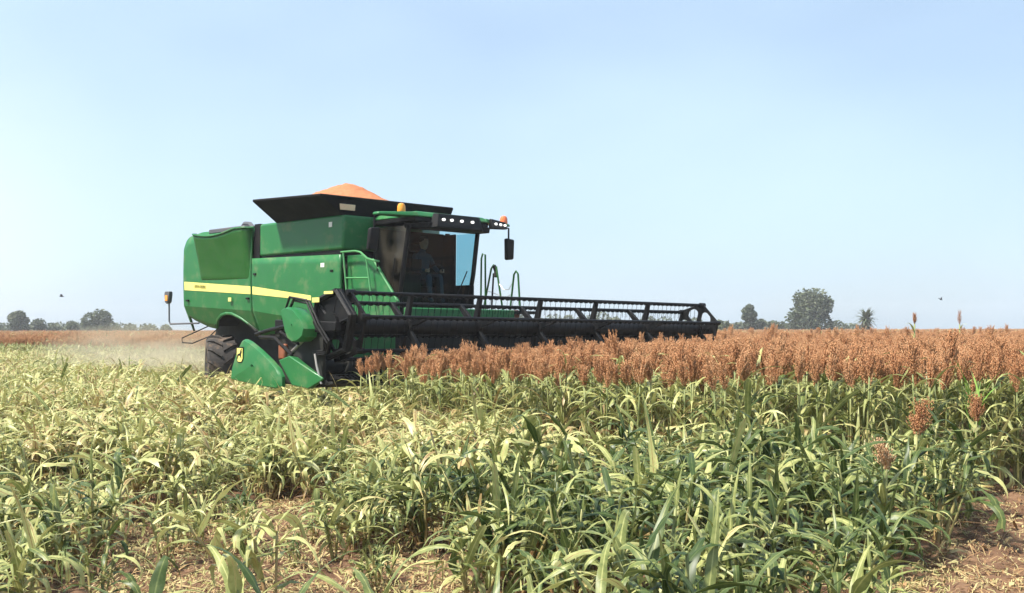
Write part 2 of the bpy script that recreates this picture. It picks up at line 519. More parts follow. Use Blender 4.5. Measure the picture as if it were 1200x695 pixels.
def leaf(pm, rnd, base, az, elev, L, w, droop, tone, twist=0.0, seg=7, kink=None, blunt=False):
    p = Vector(base)
    step = L / seg
    vs, tones = [], []
    e = elev
    for i in range(seg + 1):
        s = i / seg
        d = Vector((math.cos(az) * math.cos(e), math.sin(az) * math.cos(e), math.sin(e)))
        side = Vector((-math.sin(az), math.cos(az), 0))
        nrm = side.cross(d)
        a = twist * s + 0.12 * math.sin(9 * s + az)
        sd = side * math.cos(a) + nrm * math.sin(a)
        wd = w * min(1.0, 0.5 + 2.6 * s) * (max(0.02, 1 - s ** 1.35) if not blunt else 1 - 0.25 * s) * (1 + 0.10 * math.sin(23 * s + 5 * az))
        up = sd.cross(d)
        rip = 0.13 * wd * math.sin(17 * s + az * 3)
        vs += [p + sd * wd * 0.5 + up * (0.07 * wd + rip), p - up * 0.05 * wd, p - sd * wd * 0.5 + up * (0.07 * wd - rip)]
        tt = tone + 0.22 * max(0, s - 0.6)
        tones += [tt, tt + 0.02, tt]
        p = p + d * step
        e -= droop / seg * (0.4 + 1.5 * s)
        if kink and abs(s - kink) < 0.5 / seg:
            e -= rnd.uniform(0.7, 1.5)
            az += rnd.uniform(-0.5, 0.5)
        az += rnd.uniform(-0.05, 0.05)
    fs = []
    for i in range(seg):
        a = i * 3
        fs += [(a, a + 1, a + 4, a + 3), (a + 1, a + 2, a + 5, a + 4)]
    if blunt:                                                                          # torn slantwise
        vs[-1] = vs[-1] + d * w * rnd.uniform(-0.9, 0.9)
        vs[-3] = vs[-3] + d * w * rnd.uniform(-0.9, 0.9)
    pm.add(vs, fs, tones, [1.0, 0.0, -1.0] * (seg + 1))

def stalk(pm, base, top, r, tone0, tone1, n=6, seg=4):
    base, top = Vector(base), Vector(top)
    vs, tn = [], []
    for i in range(seg + 1):
        s = i / seg
        c = base.lerp(top, s)
        rr = r * (1 - 0.3 * s) * (1.18 if i in (1, 3) else 1)
        vs += [c + Vector((math.cos(2 * math.pi * k / n), math.sin(2 * math.pi * k / n), 0)) * rr for k in range(n)]
        tn += [tone0 + (tone1 - tone0) * s] * n
    fs = [(i * n + k, i * n + (k + 1) % n, (i + 1) * n + (k + 1) % n, (i + 1) * n + k) for i in range(seg) for k in range(n)]
    fs.append(tuple(range(seg * n, seg * n + n)))
    pm.add(vs, fs, tn)

def spikelet(pm, c, d, L, r, tone):
    d = d.normalized()
    a = d.cross(Vector((0.3, 0.1, 1))).normalized()
    b = d.cross(a)
    vs = [c - d * L * 0.45, c + a * r, c + b * r, c - a * r, c - b * r, c + d * L * 0.55]
    fs = [(0, 2, 1), (0, 3, 2), (0, 4, 3), (0, 1, 4), (5, 1, 2), (5, 2, 3), (5, 3, 4), (5, 4, 1)]
    pm.add(vs, fs, tone)

def panicle(pm, rnd, base, H=0.26, Rm=0.055, n=90, lean=(0, 0), size=1.0, tone=0.45):
    """open plume: slim branches that rise and spread, with grains along them"""
    base = Vector(base)
    per = 7
    for q in range(max(1, n // per)):
        s0 = rnd.random() ** 1.15 * 0.72
        a = rnd.uniform(0, 6.283)
        o = Vector((math.cos(a), math.sin(a), 0))
        spread = rnd.uniform(0.12, 0.62) * (1 - 0.5 * s0)
        L = H * rnd.uniform(0.30, 0.52) * (1 - 0.25 * s0)
        t0 = tone + rnd.gauss(0, 0.12)
        for i in range(per):
            u = (i + rnd.random()) / per
            r_ = min(Rm * 1.25, L * u * spread + 0.004) + Rm * 0.15 * rnd.random()
            zz = s0 * H + L * u
            c = base + Vector((lean[0] * zz, lean[1] * zz, zz)) + o * r_
            spikelet(pm, c, o * (spread * 0.8 + rnd.uniform(-.3, .3)) + Vector((rnd.uniform(-.25, .25), rnd.uniform(-.25, .25), 1)), rnd.uniform(0.020, 0.042) * size, rnd.uniform(0.0032, 0.0054) * size,
                     min(1, max(0, t0 + rnd.gauss(0, 0.10))))

def cut_plant(seed, kind):
    """leafy sorghum stub without its head; returns foliage and stalk"""
    rnd = random.Random(seed)
    fol, st = PM(), PM()
    h = rnd.uniform(0.36, 0.58)
    base_tone = {'green': 0.18, 'pale': 0.45, 'straw': 0.64}[kind]
    ns = rnd.choice((3, 3, 4, 4, 5))
    for k in range(ns):
        bx, by = rnd.uniform(-0.15, 0.15), rnd.uniform(-0.15, 0.15)
        hk = h * rnd.uniform(0.7, 1.1)
        tx, ty = bx + rnd.uniform(-0.10, 0.10), by + rnd.uniform(-0.10, 0.10)
        stalk(st, (bx * 0.06, by * 0.06, -0.05), (tx, ty, hk), rnd.uniform(0.007, 0.011), rnd.uniform(0.7, 1.0), 0.35 + (0.2 if kind == 'straw' else 0))
        nl = rnd.randint(8, 11)
        az = rnd.uniform(0, 6.28)
        for j in range(nl):
            s = 0.12 + 0.87 * (j / (nl - 1)) ** 0.65                                      # most blades sit on the upper stalk
            az += 2.4 + rnd.uniform(-0.9, 0.9)
            b = (tx * s + bx * 0.06 * (1 - s), ty * s + by * 0.06 * (1 - s), hk * s)
            if s < 0.55 and rnd.random() < 0.8:                                           # dead lower leaf hanging down
                leaf(fol, rnd, b, az, rnd.uniform(-0.6, 0.6), rnd.uniform(0.18, 0.36), rnd.uniform(0.012, 0.030), rnd.uniform(1.2, 2.8),
                     rnd.uniform(0.72, 1.0), rnd.uniform(-2.2, 2.2), 5, rnd.uniform(.2, .6) if rnd.random() < .4 else None)
            else:
                tone = base_tone + rnd.gauss(0, 0.12) + (0.2 if rnd.random() < 0.2 else 0)
                tone = min(tone, 0.72)
                upright = rnd.random() < 0.09
                leaf(fol, rnd, b, az, rnd.uniform(0.9, 1.5) if upright else rnd.uniform(0.1, 1.0), rnd.uniform(0.18, 0.48), rnd.uniform(0.028, 0.060),
                     rnd.uniform(0.2, 1.0) if upright else rnd.uniform(1.2, 3.0), tone, rnd.uniform(-1.1, 1.1), 8,
                     rnd.uniform(0.2, 0.7) if rnd.random() < 0.4 else None, rnd.random() < 0.22)
    for j in range(16):                                                                # chopped blades caught in the leaves
        z = h * rnd.uniform(0.35, 1.12)
        a, r = rnd.uniform(0, 6.28), rnd.uniform(0, 0.24)
        leaf(fol, rnd, (r * math.cos(a), r * math.sin(a), z), rnd.uniform(0, 6.28), rnd.gauss(0.1, 0.45), rnd.uniform(0.08, 0.30), rnd.uniform(0.004, 0.015),
             rnd.uniform(-0.6, 1.6), rnd.uniform(0.18, 0.60) if kind == 'green' else rnd.uniform(0.40, 0.76), rnd.uniform(-2.5, 2.5), 5, 0.5 if rnd.random() < .3 else None, True)
    return fol, st

def grain_plant(seed, h=1.05, nleaf=6, nsp=470, seg=7, lean=0.05):
    rnd = random.Random(seed)
    fol, st, hd = PM(), PM(), PM()
    tx, ty = rnd.uniform(-lean, lean), rnd.uniform(-lean, lean)
    stalk(st, (0, 0, -0.05), (tx, ty, h), 0.011, 0.6, 0.25)
    az = rnd.uniform(0, 6.28)
    for j in range(nleaf):
        s = 0.18 + 0.70 * j / max(1, nleaf - 1)
        az += 2.6 + rnd.uniform(-0.6, 0.6)
        tone = rnd.gauss(0.47, 0.15) if s > 0.4 else rnd.uniform(0.3, 0.95)
        leaf(fol, rnd, (tx * s, ty * s, h * s), az, rnd.uniform(0.6, 1.15), rnd.uniform(0.42, 0.66), rnd.uniform(0.045, 0.07),
             rnd.uniform(1.3, 2.8), tone, rnd.uniform(-0.8, 0.8), seg)
    panicle(hd, rnd, (tx, ty, h - 0.01), rnd.uniform(0.22, 0.31), rnd.uniform(0.062, 0.085), nsp,
            (rnd.uniform(-0.25, 0.25), rnd.uniform(-0.25, 0.25)), 1.0 if nsp > 50 else 2.2, rnd.uniform(0.38, 0.55))
    return fol, st, hd

def joined(parts, mats, name):
    pm, idx = PM(), []
    for i, p in enumerate(parts):
        pm.merge(p)
        idx += [i] * len(p.f)
    return pm.mesh(name, mats, idx)

MATS3 = [M['leaf'], M['stalk'], M['head']]
CUT = []                                   # (foliage mesh, stalk mesh, joined mesh, kind)
for kind, n in (('green', 7), ('pale', 7), ('straw', 6)):
    for i in range(n):
        f_, s_ = cut_plant(100 + len(CUT), kind)
        CUT.append((f_.mesh("foliage", [M['leaf']]), s_.mesh("stalk", [M['stalk']]), joined((f_, s_), MATS3[:2], "cut_sorghum"), kind))
GRAIN = []
for i in range(8):
    f_, s_, h_ = grain_plant(300 + i, 1.02 + 0.03 * (i % 4))
    GRAIN.append((f_.mesh("foliage", [M['leaf']]), s_.mesh("stalk", [M['stalk']]), h_.mesh("seed_head", [M['head']]), joined((f_, s_, h_), MATS3, "standing_sorghum")))
FAR = []                                   # clumps of many plants for the distant field
for i in range(5):
    rnd = random.Random(500 + i)
    P = [PM(), PM(), PM()]
    for k in range(9):
        parts = grain_plant(600 + i * 20 + k, 1.0 + rnd.uniform(-0.06, 0.12), 4, 35, 3)
        ox, oy = rnd.uniform(-0.55, 0.55), rnd.uniform(-0.55, 0.55)
        for a, b in zip(P, parts):
            b.v = [(x + ox, y + oy, z) for x, y, z in b.v]
            a.merge(b)
    FAR.append(joined(P, MATS3, "sorghum_clump"))

def pool(name, meshes):
    """a collection kept out of the scene: the kinds of plant that a mass is made of"""
    c = bpy.data.collections.new(name)
    for i, me in enumerate(meshes):
        o = bpy.data.objects.new(f"{name}_{i:03d}", me)
        c.objects.link(o)
    return c

def mass(name, pts, coll, n_kinds, label, cat):
    """pts: rows of x, y, z, kind index, tilt x, tilt y, spin, scale -> ONE stuff object"""
    pts = np.array(pts, dtype=np.float32)
    me = bpy.data.meshes.new(name)
    me.from_pydata(pts[:, :3].tolist(), [], [])
    a = me.attributes.new("pick", 'INT', 'POINT'); a.data.foreach_set("value", pts[:, 3].astype(np.int32))
    a = me.attributes.new("turn", 'FLOAT_VECTOR', 'POINT'); a.data.foreach_set("vector", pts[:, 4:7].ravel())
    a = me.attributes.new("size", 'FLOAT', 'POINT'); a.data.foreach_set("value", pts[:, 7])
    o = link(bpy.data.objects.new(name, me))
    g = bpy.data.node_groups.new(name, 'GeometryNodeTree')
    g.interface.new_socket("Geometry", in_out='INPUT', socket_type='NodeSocketGeometry')
    g.interface.new_socket("Geometry", in_out='OUTPUT', socket_type='NodeSocketGeometry')
    N = g.nodes
    gi, go = N.new("NodeGroupInput"), N.new("NodeGroupOutput")
    iop, ci = N.new("GeometryNodeInstanceOnPoints"), N.new("GeometryNodeCollectionInfo")
    ci.inputs["Collection"].default_value = coll
    ci.inputs["Separate Children"].default_value = True
    ci.inputs["Reset Children"].default_value = True
    def attr(nm, ty):
        q = N.new("GeometryNodeInputNamedAttribute"); q.data_type = ty; q.inputs["Name"].default_value = nm
        return q.outputs["Attribute"]
    g.links.new(gi.outputs[0], iop.inputs["Points"])
    g.links.new(ci.outputs[0], iop.inputs["Instance"])
    iop.inputs["Pick Instance"].default_value = True
    g.links.new(attr("pick", 'INT'), iop.inputs["Instance Index"])
    g.links.new(attr("turn", 'FLOAT_VECTOR'), iop.inputs["Rotation"])
    g.links.new(attr("size", 'FLOAT'), iop.inputs["Scale"])
    g.links.new(iop.outputs[0], go.inputs[0])
    md = o.modifiers.new("plants", 'NODES'); md.node_group = g
    tag(o, label, cat, kind="stuff")
    return o

def in_frame(x, y, margin=0.04):
    return abs(x / y) < 0.4615 + margin

# ------------------------------------------------------------------ cut stubble with leaves
def smooth01(a, b, x):
    t = min(1, max(0, (x - a) / (b - a)))
    return t * t * (3 - 2 * t)

HALF = 4.7                                            # half width that the harvester has taken, crop edge lies here
def standing(x, y):
    t, v = to_tv(x, y)
    w = 0.18 * math.sin(1.9 * t) + 0.12 * math.sin(4.3 * t + 1)
    if v > 4.62: return True
    if y < 10.9 + 0.25 * math.sin(3 * x): return False
    return v > -HALF + w and t > 0.18 + 0.05 * math.sin(5 * v)

def wheel_zone(x, y):
    t, v = to_tv(x, y)
    return (-10.2 < t < -3.3 and abs(v) < 1.9) or (-2.4 < t < 0.15 and abs(v) < 4.95)

cut_pts = []
ROW = 0.38
def add_cut():
    v = -42.0
    while v < 4.6:
        t = -52.0
        while t < 26.0:
            x0 = MC.x + FW.x * t + LF.x * v
            y0 = MC.y + FW.y * t + LF.y * v
            t += 0.26 if y0 < 30 else 0.34
            x, y = x0 + RNG.normal(0, 0.085), y0 + RNG.normal(0, 0.085)
            if y < 3.6 or y > 60 or not in_frame(x, y, 0.06) or standing(x, y): continue
            small = 1.0
            if bare(x, y):
                if RNG.random() > (0.36 if x < 2 else 0.0): continue
                small = RNG.uniform(0.35, 0.75)
            if wheel_zone(x, y) and RNG.random() < 0.9: continue
            if y < 7.3 and -0.41 < x / y < -0.14 and RNG.random() < 0.85: continue
            if y < 6.6 and RNG.random() < (0.74 if x / y < 0.03 else 0.5): continue
            if y < 5.3 and RNG.random() < 0.5: continue
            # further off and to the left the stubble is drier
            px = x / y
            dry = 0.33 + 0.42 * smooth01(7.5, 12, y) - 0.42 * smooth01(-0.15, 0.30, px) * (1 - smooth01(9, 15, y)) + 0.12 * smooth01(-0.1, -0.35, px) + 0.25 * mnoise.noise((x * 0.5, y * 0.5, 5)) + RNG.normal(0, 0.17)
            kind = 0 if dry < 0.32 else (1 if dry < 0.62 else 2)
            pick = int(RNG.integers(0, 7)) + (0, 7, 14)[kind]
            if kind == 2: pick = 14 + int(RNG.integers(0, 6))
            sc = RNG.uniform(0.85, 1.25) * (1.12 if y < 13 and px > 0.0 else 1.0)
            if y > 14: sc *= 1.06
            sc *= small * (0.92 if y < 8 else 1.0) * (1 + 0.34 * mnoise.noise((x * 1.1, y * 0.8, 21)))
            cut_pts.append([x, y, 0.0, pick, RNG.normal(0, 0.13), RNG.normal(0, 0.13), RNG.uniform(0, 6.28), sc])
        v += ROW
add_cut()
cut_pts.sort(key=lambda p: p[1])

def place_plant(name, meshes, p, label, group, part_names):
    o = bpy.data.objects.new(name, None)
    o.empty_display_size = 0.1
    o.location = p[0:3]
    o.rotation_euler = (p[4], p[5], p[6])
    o.scale = (p[7],) * 3
    scene.collection.objects.link(o)
    tag(o, label, "plant", group)
    for nm, me in zip(part_names, meshes):
        c = bpy.data.objects.new(nm, me)
        scene.collection.objects.link(c)
        c.parent = o
    return o

def zone_of(x, y):
    if x > 1.9 + (y - 6.6) * 0.46 and y > 6: return "beside the bare dirt strip"
    if math.hypot((x + 2.15) / 1.3, (y - 8.75) / 1.95) < 1.55: return "around the open litter patch"
    if y < 6.2: return "along the bottom edge of the photo"
    return "in the dense middle stubble" if y < 9 else "behind the open litter patch"

near, rest = [], []
for p in cut_pts:
    (near if len(near) < 285 and in_frame(p[0], p[1], -0.005) and p[1] > 4.2 else rest).append(p)
KIND_WORD = {'green': "deep green leafy headless sorghum plant", 'pale': "pale green leafy headless sorghum plant", 'straw': "straw yellow dried headless sorghum plant"}
for p in near:
    f_, s_, j_, kind = CUT[int(p[3])]
    lab = f"{KIND_WORD[kind]} {zone_of(p[0], p[1])}"
    place_plant("cut_sorghum_plant", (f_, s_), p, lab, f"{lab.replace('plant ', 'plants ')}", ("foliage", "stalk"))
mass("cut_sorghum_stubble", rest, pool("cut_pool", [c[2] for c in CUT]), len(CUT), "dense leafy sorghum stubble left across the cut field behind the nearest plants", "stubble")

# ------------------------------------------------------------------ standing sorghum
grain_pts, far_pts = [], []
def add_grain():
    t = -60.0
    v = -HALF - 0.3
    # rows near the camera
    while v < 60:
        t = -62.0
        while t < 24.0:
            x0 = MC.x + FW.x * t + LF.x * v
            y0 = MC.y + FW.y * t + LF.y * v
            t += 0.10 if y0 < 30 else 0.18
            x, y = x0 + RNG.normal(0, 0.06), y0 + RNG.normal(0, 0.06)
            if y < 6 or y > 62 or not in_frame(x, y, 0.05) or not standing(x, y): continue
            tv = to_tv(x, y)
            if tv[0] < 0.3 and -4.9 < tv[1] < 4.9 and tv[0] > -12: continue
            sc = RNG.normal(1.005, 0.045) - 0.075 * (1 - smooth01(-2.5, 3.0, x))
            if RNG.random() < 0.006: sc *= 1.15
            if x / y > 0.15 and y > 20 and RNG.random() < 0.014: sc *= RNG.uniform(1.12, 1.22)
            grain_pts.append([x, y, 0.0, RNG.integers(0, 8), RNG.normal(0, 0.05), RNG.normal(0, 0.05), RNG.uniform(0, 6.28), sc])
        v += 0.37
    y = 58.0
    while y < 290:
        step = 1.0 if y < 110 else 1.7
        x = -0.52 * y
        while x < 0.52 * y:
            xx, yy = x + RNG.uniform(-0.4, 0.4) * step, y + RNG.uniform(-0.4, 0.4) * step
            if standing(xx, yy):
                far_pts.append([xx, yy, 0.0, RNG.integers(0, 5), RNG.normal(0, 0.03), RNG.normal(0, 0.03), RNG.uniform(0, 6.28), RNG.normal(1.02, 0.05) * (1 if step < 1.5 else 1.1)])
            x += step
        y += step
add_grain()
def seen_size(p):
    # those in the front two rows of the standing edge and nearest the camera show largest
    t, v = to_tv(p[0], p[1])
    return p[1] + 2.2 * max(0, v + HALF - 0.6)
grain_pts.sort(key=seen_size)
near, rest = [], []
for p in grain_pts:
    (near if len(near) < 290 and in_frame(p[0], p[1], -0.005) else rest).append(p)
for p in near:
    f_, s_, h_, j_ = GRAIN[int(p[3])]
    t, v = to_tv(p[0], p[1])
    where = "in front of the black reel" if t < 3.2 else ("in the middle of the crop edge" if p[0] < 2.6 else "at the right end of the crop edge")
    place_plant("grain_sorghum_plant", (f_, s_, h_), p, f"standing sorghum plant with orange brown seed head {where}", f"standing sorghum plants {where}", ("foliage", "stalk", "seed_head"))
mass("standing_sorghum_field", rest, pool("grain_pool", [g[3] for g in GRAIN]), len(GRAIN), "standing ripe sorghum crop of orange brown heads behind its front rows", "crop")
mass("distant_sorghum_field", far_pts, pool("far_pool", FAR), len(FAR), "distant ripe sorghum field reaching the horizon", "crop")

# ------------------------------------------------------------------ chopped straw on the soil
def litter():
    pm = PM()
    rnd = random.Random(3)
    n = 0
    while n < 36000:
        y = 4.5 + 11 * rnd.random() ** 1.5
        x = rnd.uniform(-0.5, 0.5) * y
        b = bare(x, y)
        if not b and rnd.random() < 0.75: continue
        right = x > 2.6 + (y - 6.6) * 0.46
        if right and rnd.random() < 0.2: continue
        n += 1
        L, w, a = 0.012 + 0.15 * rnd.random() ** 2.6, rnd.uniform(0.002, 0.010), rnd.uniform(0, 6.28)
        if rnd.random() < 0.08: w = rnd.uniform(0.012, 0.032)
        z = rnd.uniform(0.012, 0.06) + (0.045 * mnoise.noise((x * 1.3, y * 1.3, 0)) + 0.035 * mnoise.noise((x * 4.1, y * 4.1, 3)))
        tl = rnd.gauss(0, 0.25)
        d = Vector((math.cos(a), math.sin(a), tl)); s = Vector((-math.sin(a), math.cos(a), rnd.gauss(0, 0.35)))
        c = Vector((x, y, max(0.0, z)))
        bend = Vector((0, 0, rnd.uniform(-0.01, 0.025)))
        pm.add([c - d * L / 2 - s * w / 2, c - d * L / 2 + s * w / 2, c - s * w / 2 + bend, c + s * w / 2 + bend, c + d * L / 2 - s * w / 3, c + d * L / 2 + s * w / 3],
               [(0, 2, 3, 1), (2, 4, 5, 3)], rnd.uniform(0.3, 1.0) if right else rnd.uniform(0.05, 0.85))
    me = pm.mesh("crop_litter", [M['litter']])
    o = link(bpy.data.objects.new("crop_litter", me))
    tag(o, "chopped straw and leaf litter lying on the bare soil", "litter", kind="stuff")
litter()

# ------------------------------------------------------------------ single plants that stand out
def one_plant(name, parts, loc, label, cat="plant", rot=(0, 0, 0), sc=1.0, fat=1.0):
    o = empty(name, loc)
    o.rotation_euler = rot; o.scale = (sc,) * 3
    tag(o, label, cat)
    for nm, pm, m in parts:
        q = link(bpy.data.objects.new(nm, pm.mesh(nm, [m])), o)
        if nm == "seed_head":
            q.scale = (fat, fat, 1)
    return o

def lone_head(seed, loc, h, label, tone=0.55, Rm=0.075, H=0.27, lean=(0.1, 0), r=0.011):
    rnd = random.Random(seed)
    f_, s_, h_ = PM(), PM(), PM()
    stalk(s_, (0, 0, -0.05), (0.02, 0, h), r, 0.6, 0.35)
    for j in range(6):
        leaf(f_, rnd, (0.01, 0, h * (0.2 + 0.14 * j)), 2.5 * j + seed, 0.9, 0.5, 0.055, 1.8, 0.25 + 0.05 * j, rnd.uniform(-.6, .6))
    panicle(h_, rnd, (0.02, 0, h - 0.01), H, Rm, 800, lean, 0.75, tone)
    return one_plant("grain_sorghum_plant", (("foliage", f_, M['leaf']), ("stalk", s_, M['stalk']), ("seed_head", h_, M['head'])), loc, label, fat=1.4 if r < 0.015 else 1.0)
lone_head(1, (3.07, 8.5, 0), 0.80, "lone sorghum plant with bushy reddish head inside the green stubble", 0.42, 0.085, 0.27)
lone_head(2, (4.32, 10.4, 0), 0.74, "lone sorghum plant with narrow brown head near the right edge of the stubble", 0.38, 0.062, 0.25, (0.0, 0.1))
lone_head(3, (2.5, 7.5, 0), 0.66, "lone sorghum plant with small pale cream head low in the green stubble", 0.98, 0.04, 0.2, (-0.2, 0))
lone_head(4, (9.05, 25.0, 0), 1.72, "tall sorghum plant whose rounded head rises above the skyline near the palm", 0.3, 0.085, 0.24, (0, 0), 0.022)
lone_head(5, (14.1, 35.0, 0), 1.75, "tallest sorghum plant with a thin spike of a head above the skyline", 0.25, 0.05, 0.46, (0, 0), 0.026)
def weed():
    rnd = random.Random(21)
    f_, s_ = PM(), PM()
    stalk(s_, (0, 0, -0.05), (0, 0, 0.9), 0.012, 0.2, 0.1)
    for j in range(16):
        leaf(f_, rnd, (rnd.uniform(-.05, .05), 0, 0.55 + 0.022 * j), 1.9 * j, rnd.uniform(1.0, 1.45), rnd.uniform(0.26, 0.46), 0.03, rnd.uniform(0.1, 1.0), rnd.uniform(0.3, 0.9))
    one_plant("weed", (("foliage", f_, M['weed']), ("stalk", s_, M['weed'])), (4.58, 11.0, 0), "bright yellow green grassy weed growing among the brown heads", "weed", sc=1.04)
weed()
def broad(seed, loc, label, nl=7, tone=0.16, L=(0.36, 0.6), w=(0.052, 0.080), el=(0.6, 1.35), h=0.34):
    rnd = random.Random(seed)
    f_, s_ = PM(), PM()
    stalk(s_, (0, 0, -0.05), (0.03, 0.0, h), 0.014, 0.5, 0.2)
    az = rnd.uniform(0, 6)
    for j in range(nl):
        az += 2.3 + rnd.uniform(-.5, .5)
        leaf(f_, rnd, (0.02, 0, h * (0.25 + 0.75 * j / nl)), az, rnd.uniform(*el), rnd.uniform(*L), rnd.uniform(*w), rnd.uniform(0.8, 2.3), tone + rnd.gauss(0, 0.08), rnd.uniform(-.9, .9), 14,
             rnd.uniform(.4, .7) if rnd.random() < .25 else None)
    return one_plant("young_sorghum_plant", (("foliage", f_, M['leaf']), ("stalk", s_, M['stalk'])), loc, label)
BROAD = "broad leaved green sorghum plant with big arched blades rising at the very bottom edge"
for q, (x_, y_, nl_, tn_) in enumerate(((-1.02, 4.65, 9, .2), (-1.55, 4.75, 7, .3), (0.35, 4.75, 8, .22), (1.0, 5.0, 8, .28), (-0.62, 4.9, 8, .34), (-0.1, 4.55, 8, .26), (0.72, 4.6, 8, .2),
                                        (-1.28, 5.1, 7, .4), (1.45, 4.9, 8, .24), (0.1, 5.2, 7, .42))):
    o_ = broad(31 + 7 * q, (x_, y_, 0), BROAD, nl_, tn_, L=(0.40, 0.66), el=(0.5, 1.4), h=0.42)
    o_["group"] = "broad leaved sorghum plants at the bottom edge"
broad(34, (-1.72, 7.1, 0), "small yellow green sorghum seedling alone on the open litter patch", 6, 0.4, (0.25, 0.38), (0.03, 0.05), h=0.2)

# ------------------------------------------------------------------ trees on the horizon
def crown_mesh(rnd, blobs, n, size, tone0=0.45):
    pm = PM()
    tot = sum(b[3] ** 2 for b in blobs)
    for (bx, by, bz, br) in blobs:
        k = int(n * br * br / tot)
        tb = rnd.gauss(0, 0.14)
        for i in range(k):
            a, zc = rnd.uniform(0, 6.283), rnd.uniform(-1, 1)
            q = math.sqrt(1 - zc * zc)
            rr = br * (0.55 + 0.5 * rnd.random() ** 0.6)
            c = Vector((bx + rr * q * math.cos(a), by + rr * q * math.sin(a), bz + rr * zc * 0.85))
            u = Vector((rnd.gauss(0, 1), rnd.gauss(0, 1), rnd.gauss(0, .6))).normalized()
            w = u.cross(Vector((rnd.gauss(0, 1), rnd.gauss(0, 1), rnd.gauss(0, 1)))).normalized()
            s = size * rnd.uniform(0.6, 1.3)
            pm.add([c - u * s, c + w * s * .55, c + u * s, c - w * s * .55], [(0, 1, 2, 3)], min(1, max(0, tone0 + tb + rnd.gauss(0, .15))))
    return pm

def tree(name, loc, blobs, label, n=2600, size=0.28, tone=0.45, trunk=True, cat="tree", group=None, seed=1):
    rnd = random.Random(seed)
    o = empty(name, loc)
    tag(o, label, cat, group)
    cm = crown_mesh(rnd, blobs, n, size, tone)
    link(bpy.data.objects.new("crown", cm.mesh("crown", [M['tree_leaf']])), o)
    b = MB()
    top = max(bb[2] for bb in blobs)
    r0 = 0.05 * top + 0.05
    b.tube([(0, 0, -0.2), (0.05, 0, top * 0.3), (0.1, 0.05, top * 0.62)], r0, 8, r0 * 0.55)
    for (bx, by, bz, br) in blobs:
        b.tube([(0.05, 0, top * 0.28), (bx * .5, by * .5, (top * .28 + bz) * .5 + .1), (bx, by, bz)], r0 * 0.5, 6, r0 * 0.12)
    b.build("trunk", M['bark'], o, smooth=True)
    return o

def at_px(px, Y):
    return ((px - 600) / FPX * Y, Y, 0)
def blob_crown(w, h, base, n, seed):
    rnd = random.Random(seed)
    out_ = []
    for i in range(n):
        a = rnd.uniform(0, 6.28)
        s = (i + .5) / n
        z = base + (h - base) * (0.12 + 0.74 * s)
        half = w / 2 * math.sin(math.pi * (0.18 + 0.62 * s)) ** 0.6
        br = rnd.uniform(.2, .3) * w
        rad = max(0, half - br * 0.7) * rnd.uniform(.4, 1)
        out_.append((rad * math.cos(a), rad * math.sin(a) * .8, z, br))
    return out_
# width, height in metres at their distance
tree("broadleaf_tree", at_px(948, 175), blob_crown(8.0, 7.6, 0.6, 15, 5), "large round dark green tree on the skyline right of the harvester", 5200, 0.30, 0.42, seed=5)
tree("broadleaf_tree", at_px(112, 200), blob_crown(6.2, 4.9, 0.4, 9, 8), "round grey green tree second from the left on the skyline", 2600, 0.30, 0.45, seed=8)
tree("broadleaf_tree", at_px(24, 200), blob_crown(4.4, 5.2, 0.4, 8, 9), "round grey green tree at the far left of the skyline", 2300, 0.30, 0.42, seed=9)
tree("broadleaf_tree", at_px(50, 205), blob_crown(4.8, 3.4, 0.3, 7, 10), "low bushy tree between the two round trees on the left skyline", 1500, 0.30, 0.5, seed=10)
tree("broadleaf_tree", at_px(79, 205), blob_crown(4.0, 2.8, 0.2, 6, 11), "small low bush left of the second round tree on the skyline", 1200, 0.30, 0.5, seed=11)
tree("broadleaf_tree", at_px(886, 180), blob_crown(3.8, 3.2, 0.3, 6, 12), "small green bush under the slim ragged tree on the skyline", 1400, 0.28, 0.5, seed=12)
tree("broadleaf_tree", at_px(908, 185), blob_crown(3.4, 2.9, 0.3, 5, 13), "small bush touching the left of the large round tree", 1000, 0.28, 0.5, seed=13)
tree("broadleaf_tree", at_px(846, 150), blob_crown(3.8, 2.7, 0.2, 6, 14), "pale yellow green bush just right of the reel's far end", 1400, 0.26, 0.85, seed=14)
BUSH = [("hazy pale bush on the horizon seen through the reel", "hazy bushes seen through the reel"), ("faint low bush on the horizon behind the harvester's rear", "faint bushes behind the harvester"),
        ("faint low bush among the round trees on the left skyline", "faint bushes among the left trees"), ("faint low bush beside the large round tree on the right skyline", "faint bushes beside the large tree")]
for i, (px, w, h) in enumerate([(612, 6, 4.0), (645, 8, 3.6), (672, 5, 4.6), (700, 7, 4.2), (728, 8, 3.4), (757, 6, 3.8), (786, 6, 3.2), (812, 5, 3.6), (150, 5, 2.6), (172, 6, 2.1), (190, 4, 2.4), (8, 5, 2.6), (37, 6, 2.9), (66, 6, 2.7), (92, 6, 2.9), (134, 6, 2.8), (864, 5, 2.6), (897, 5, 3.0), (920, 5, 2.8), (984, 6, 2.2), (1000, 6, 1.9)]):
    tree("horizon_bush", at_px(px, 215 + 6 * (i % 3)), blob_crown(w, h, 0.2, 6, 40 + i), BUSH[0 if i < 8 else 1 if i < 11 else 2 if i < 16 else 3][0], 900, 0.34, 0.62, cat="bush", group=BUSH[0 if i < 8 else 1 if i < 11 else 2 if i < 16 else 3][1], seed=40 + i)

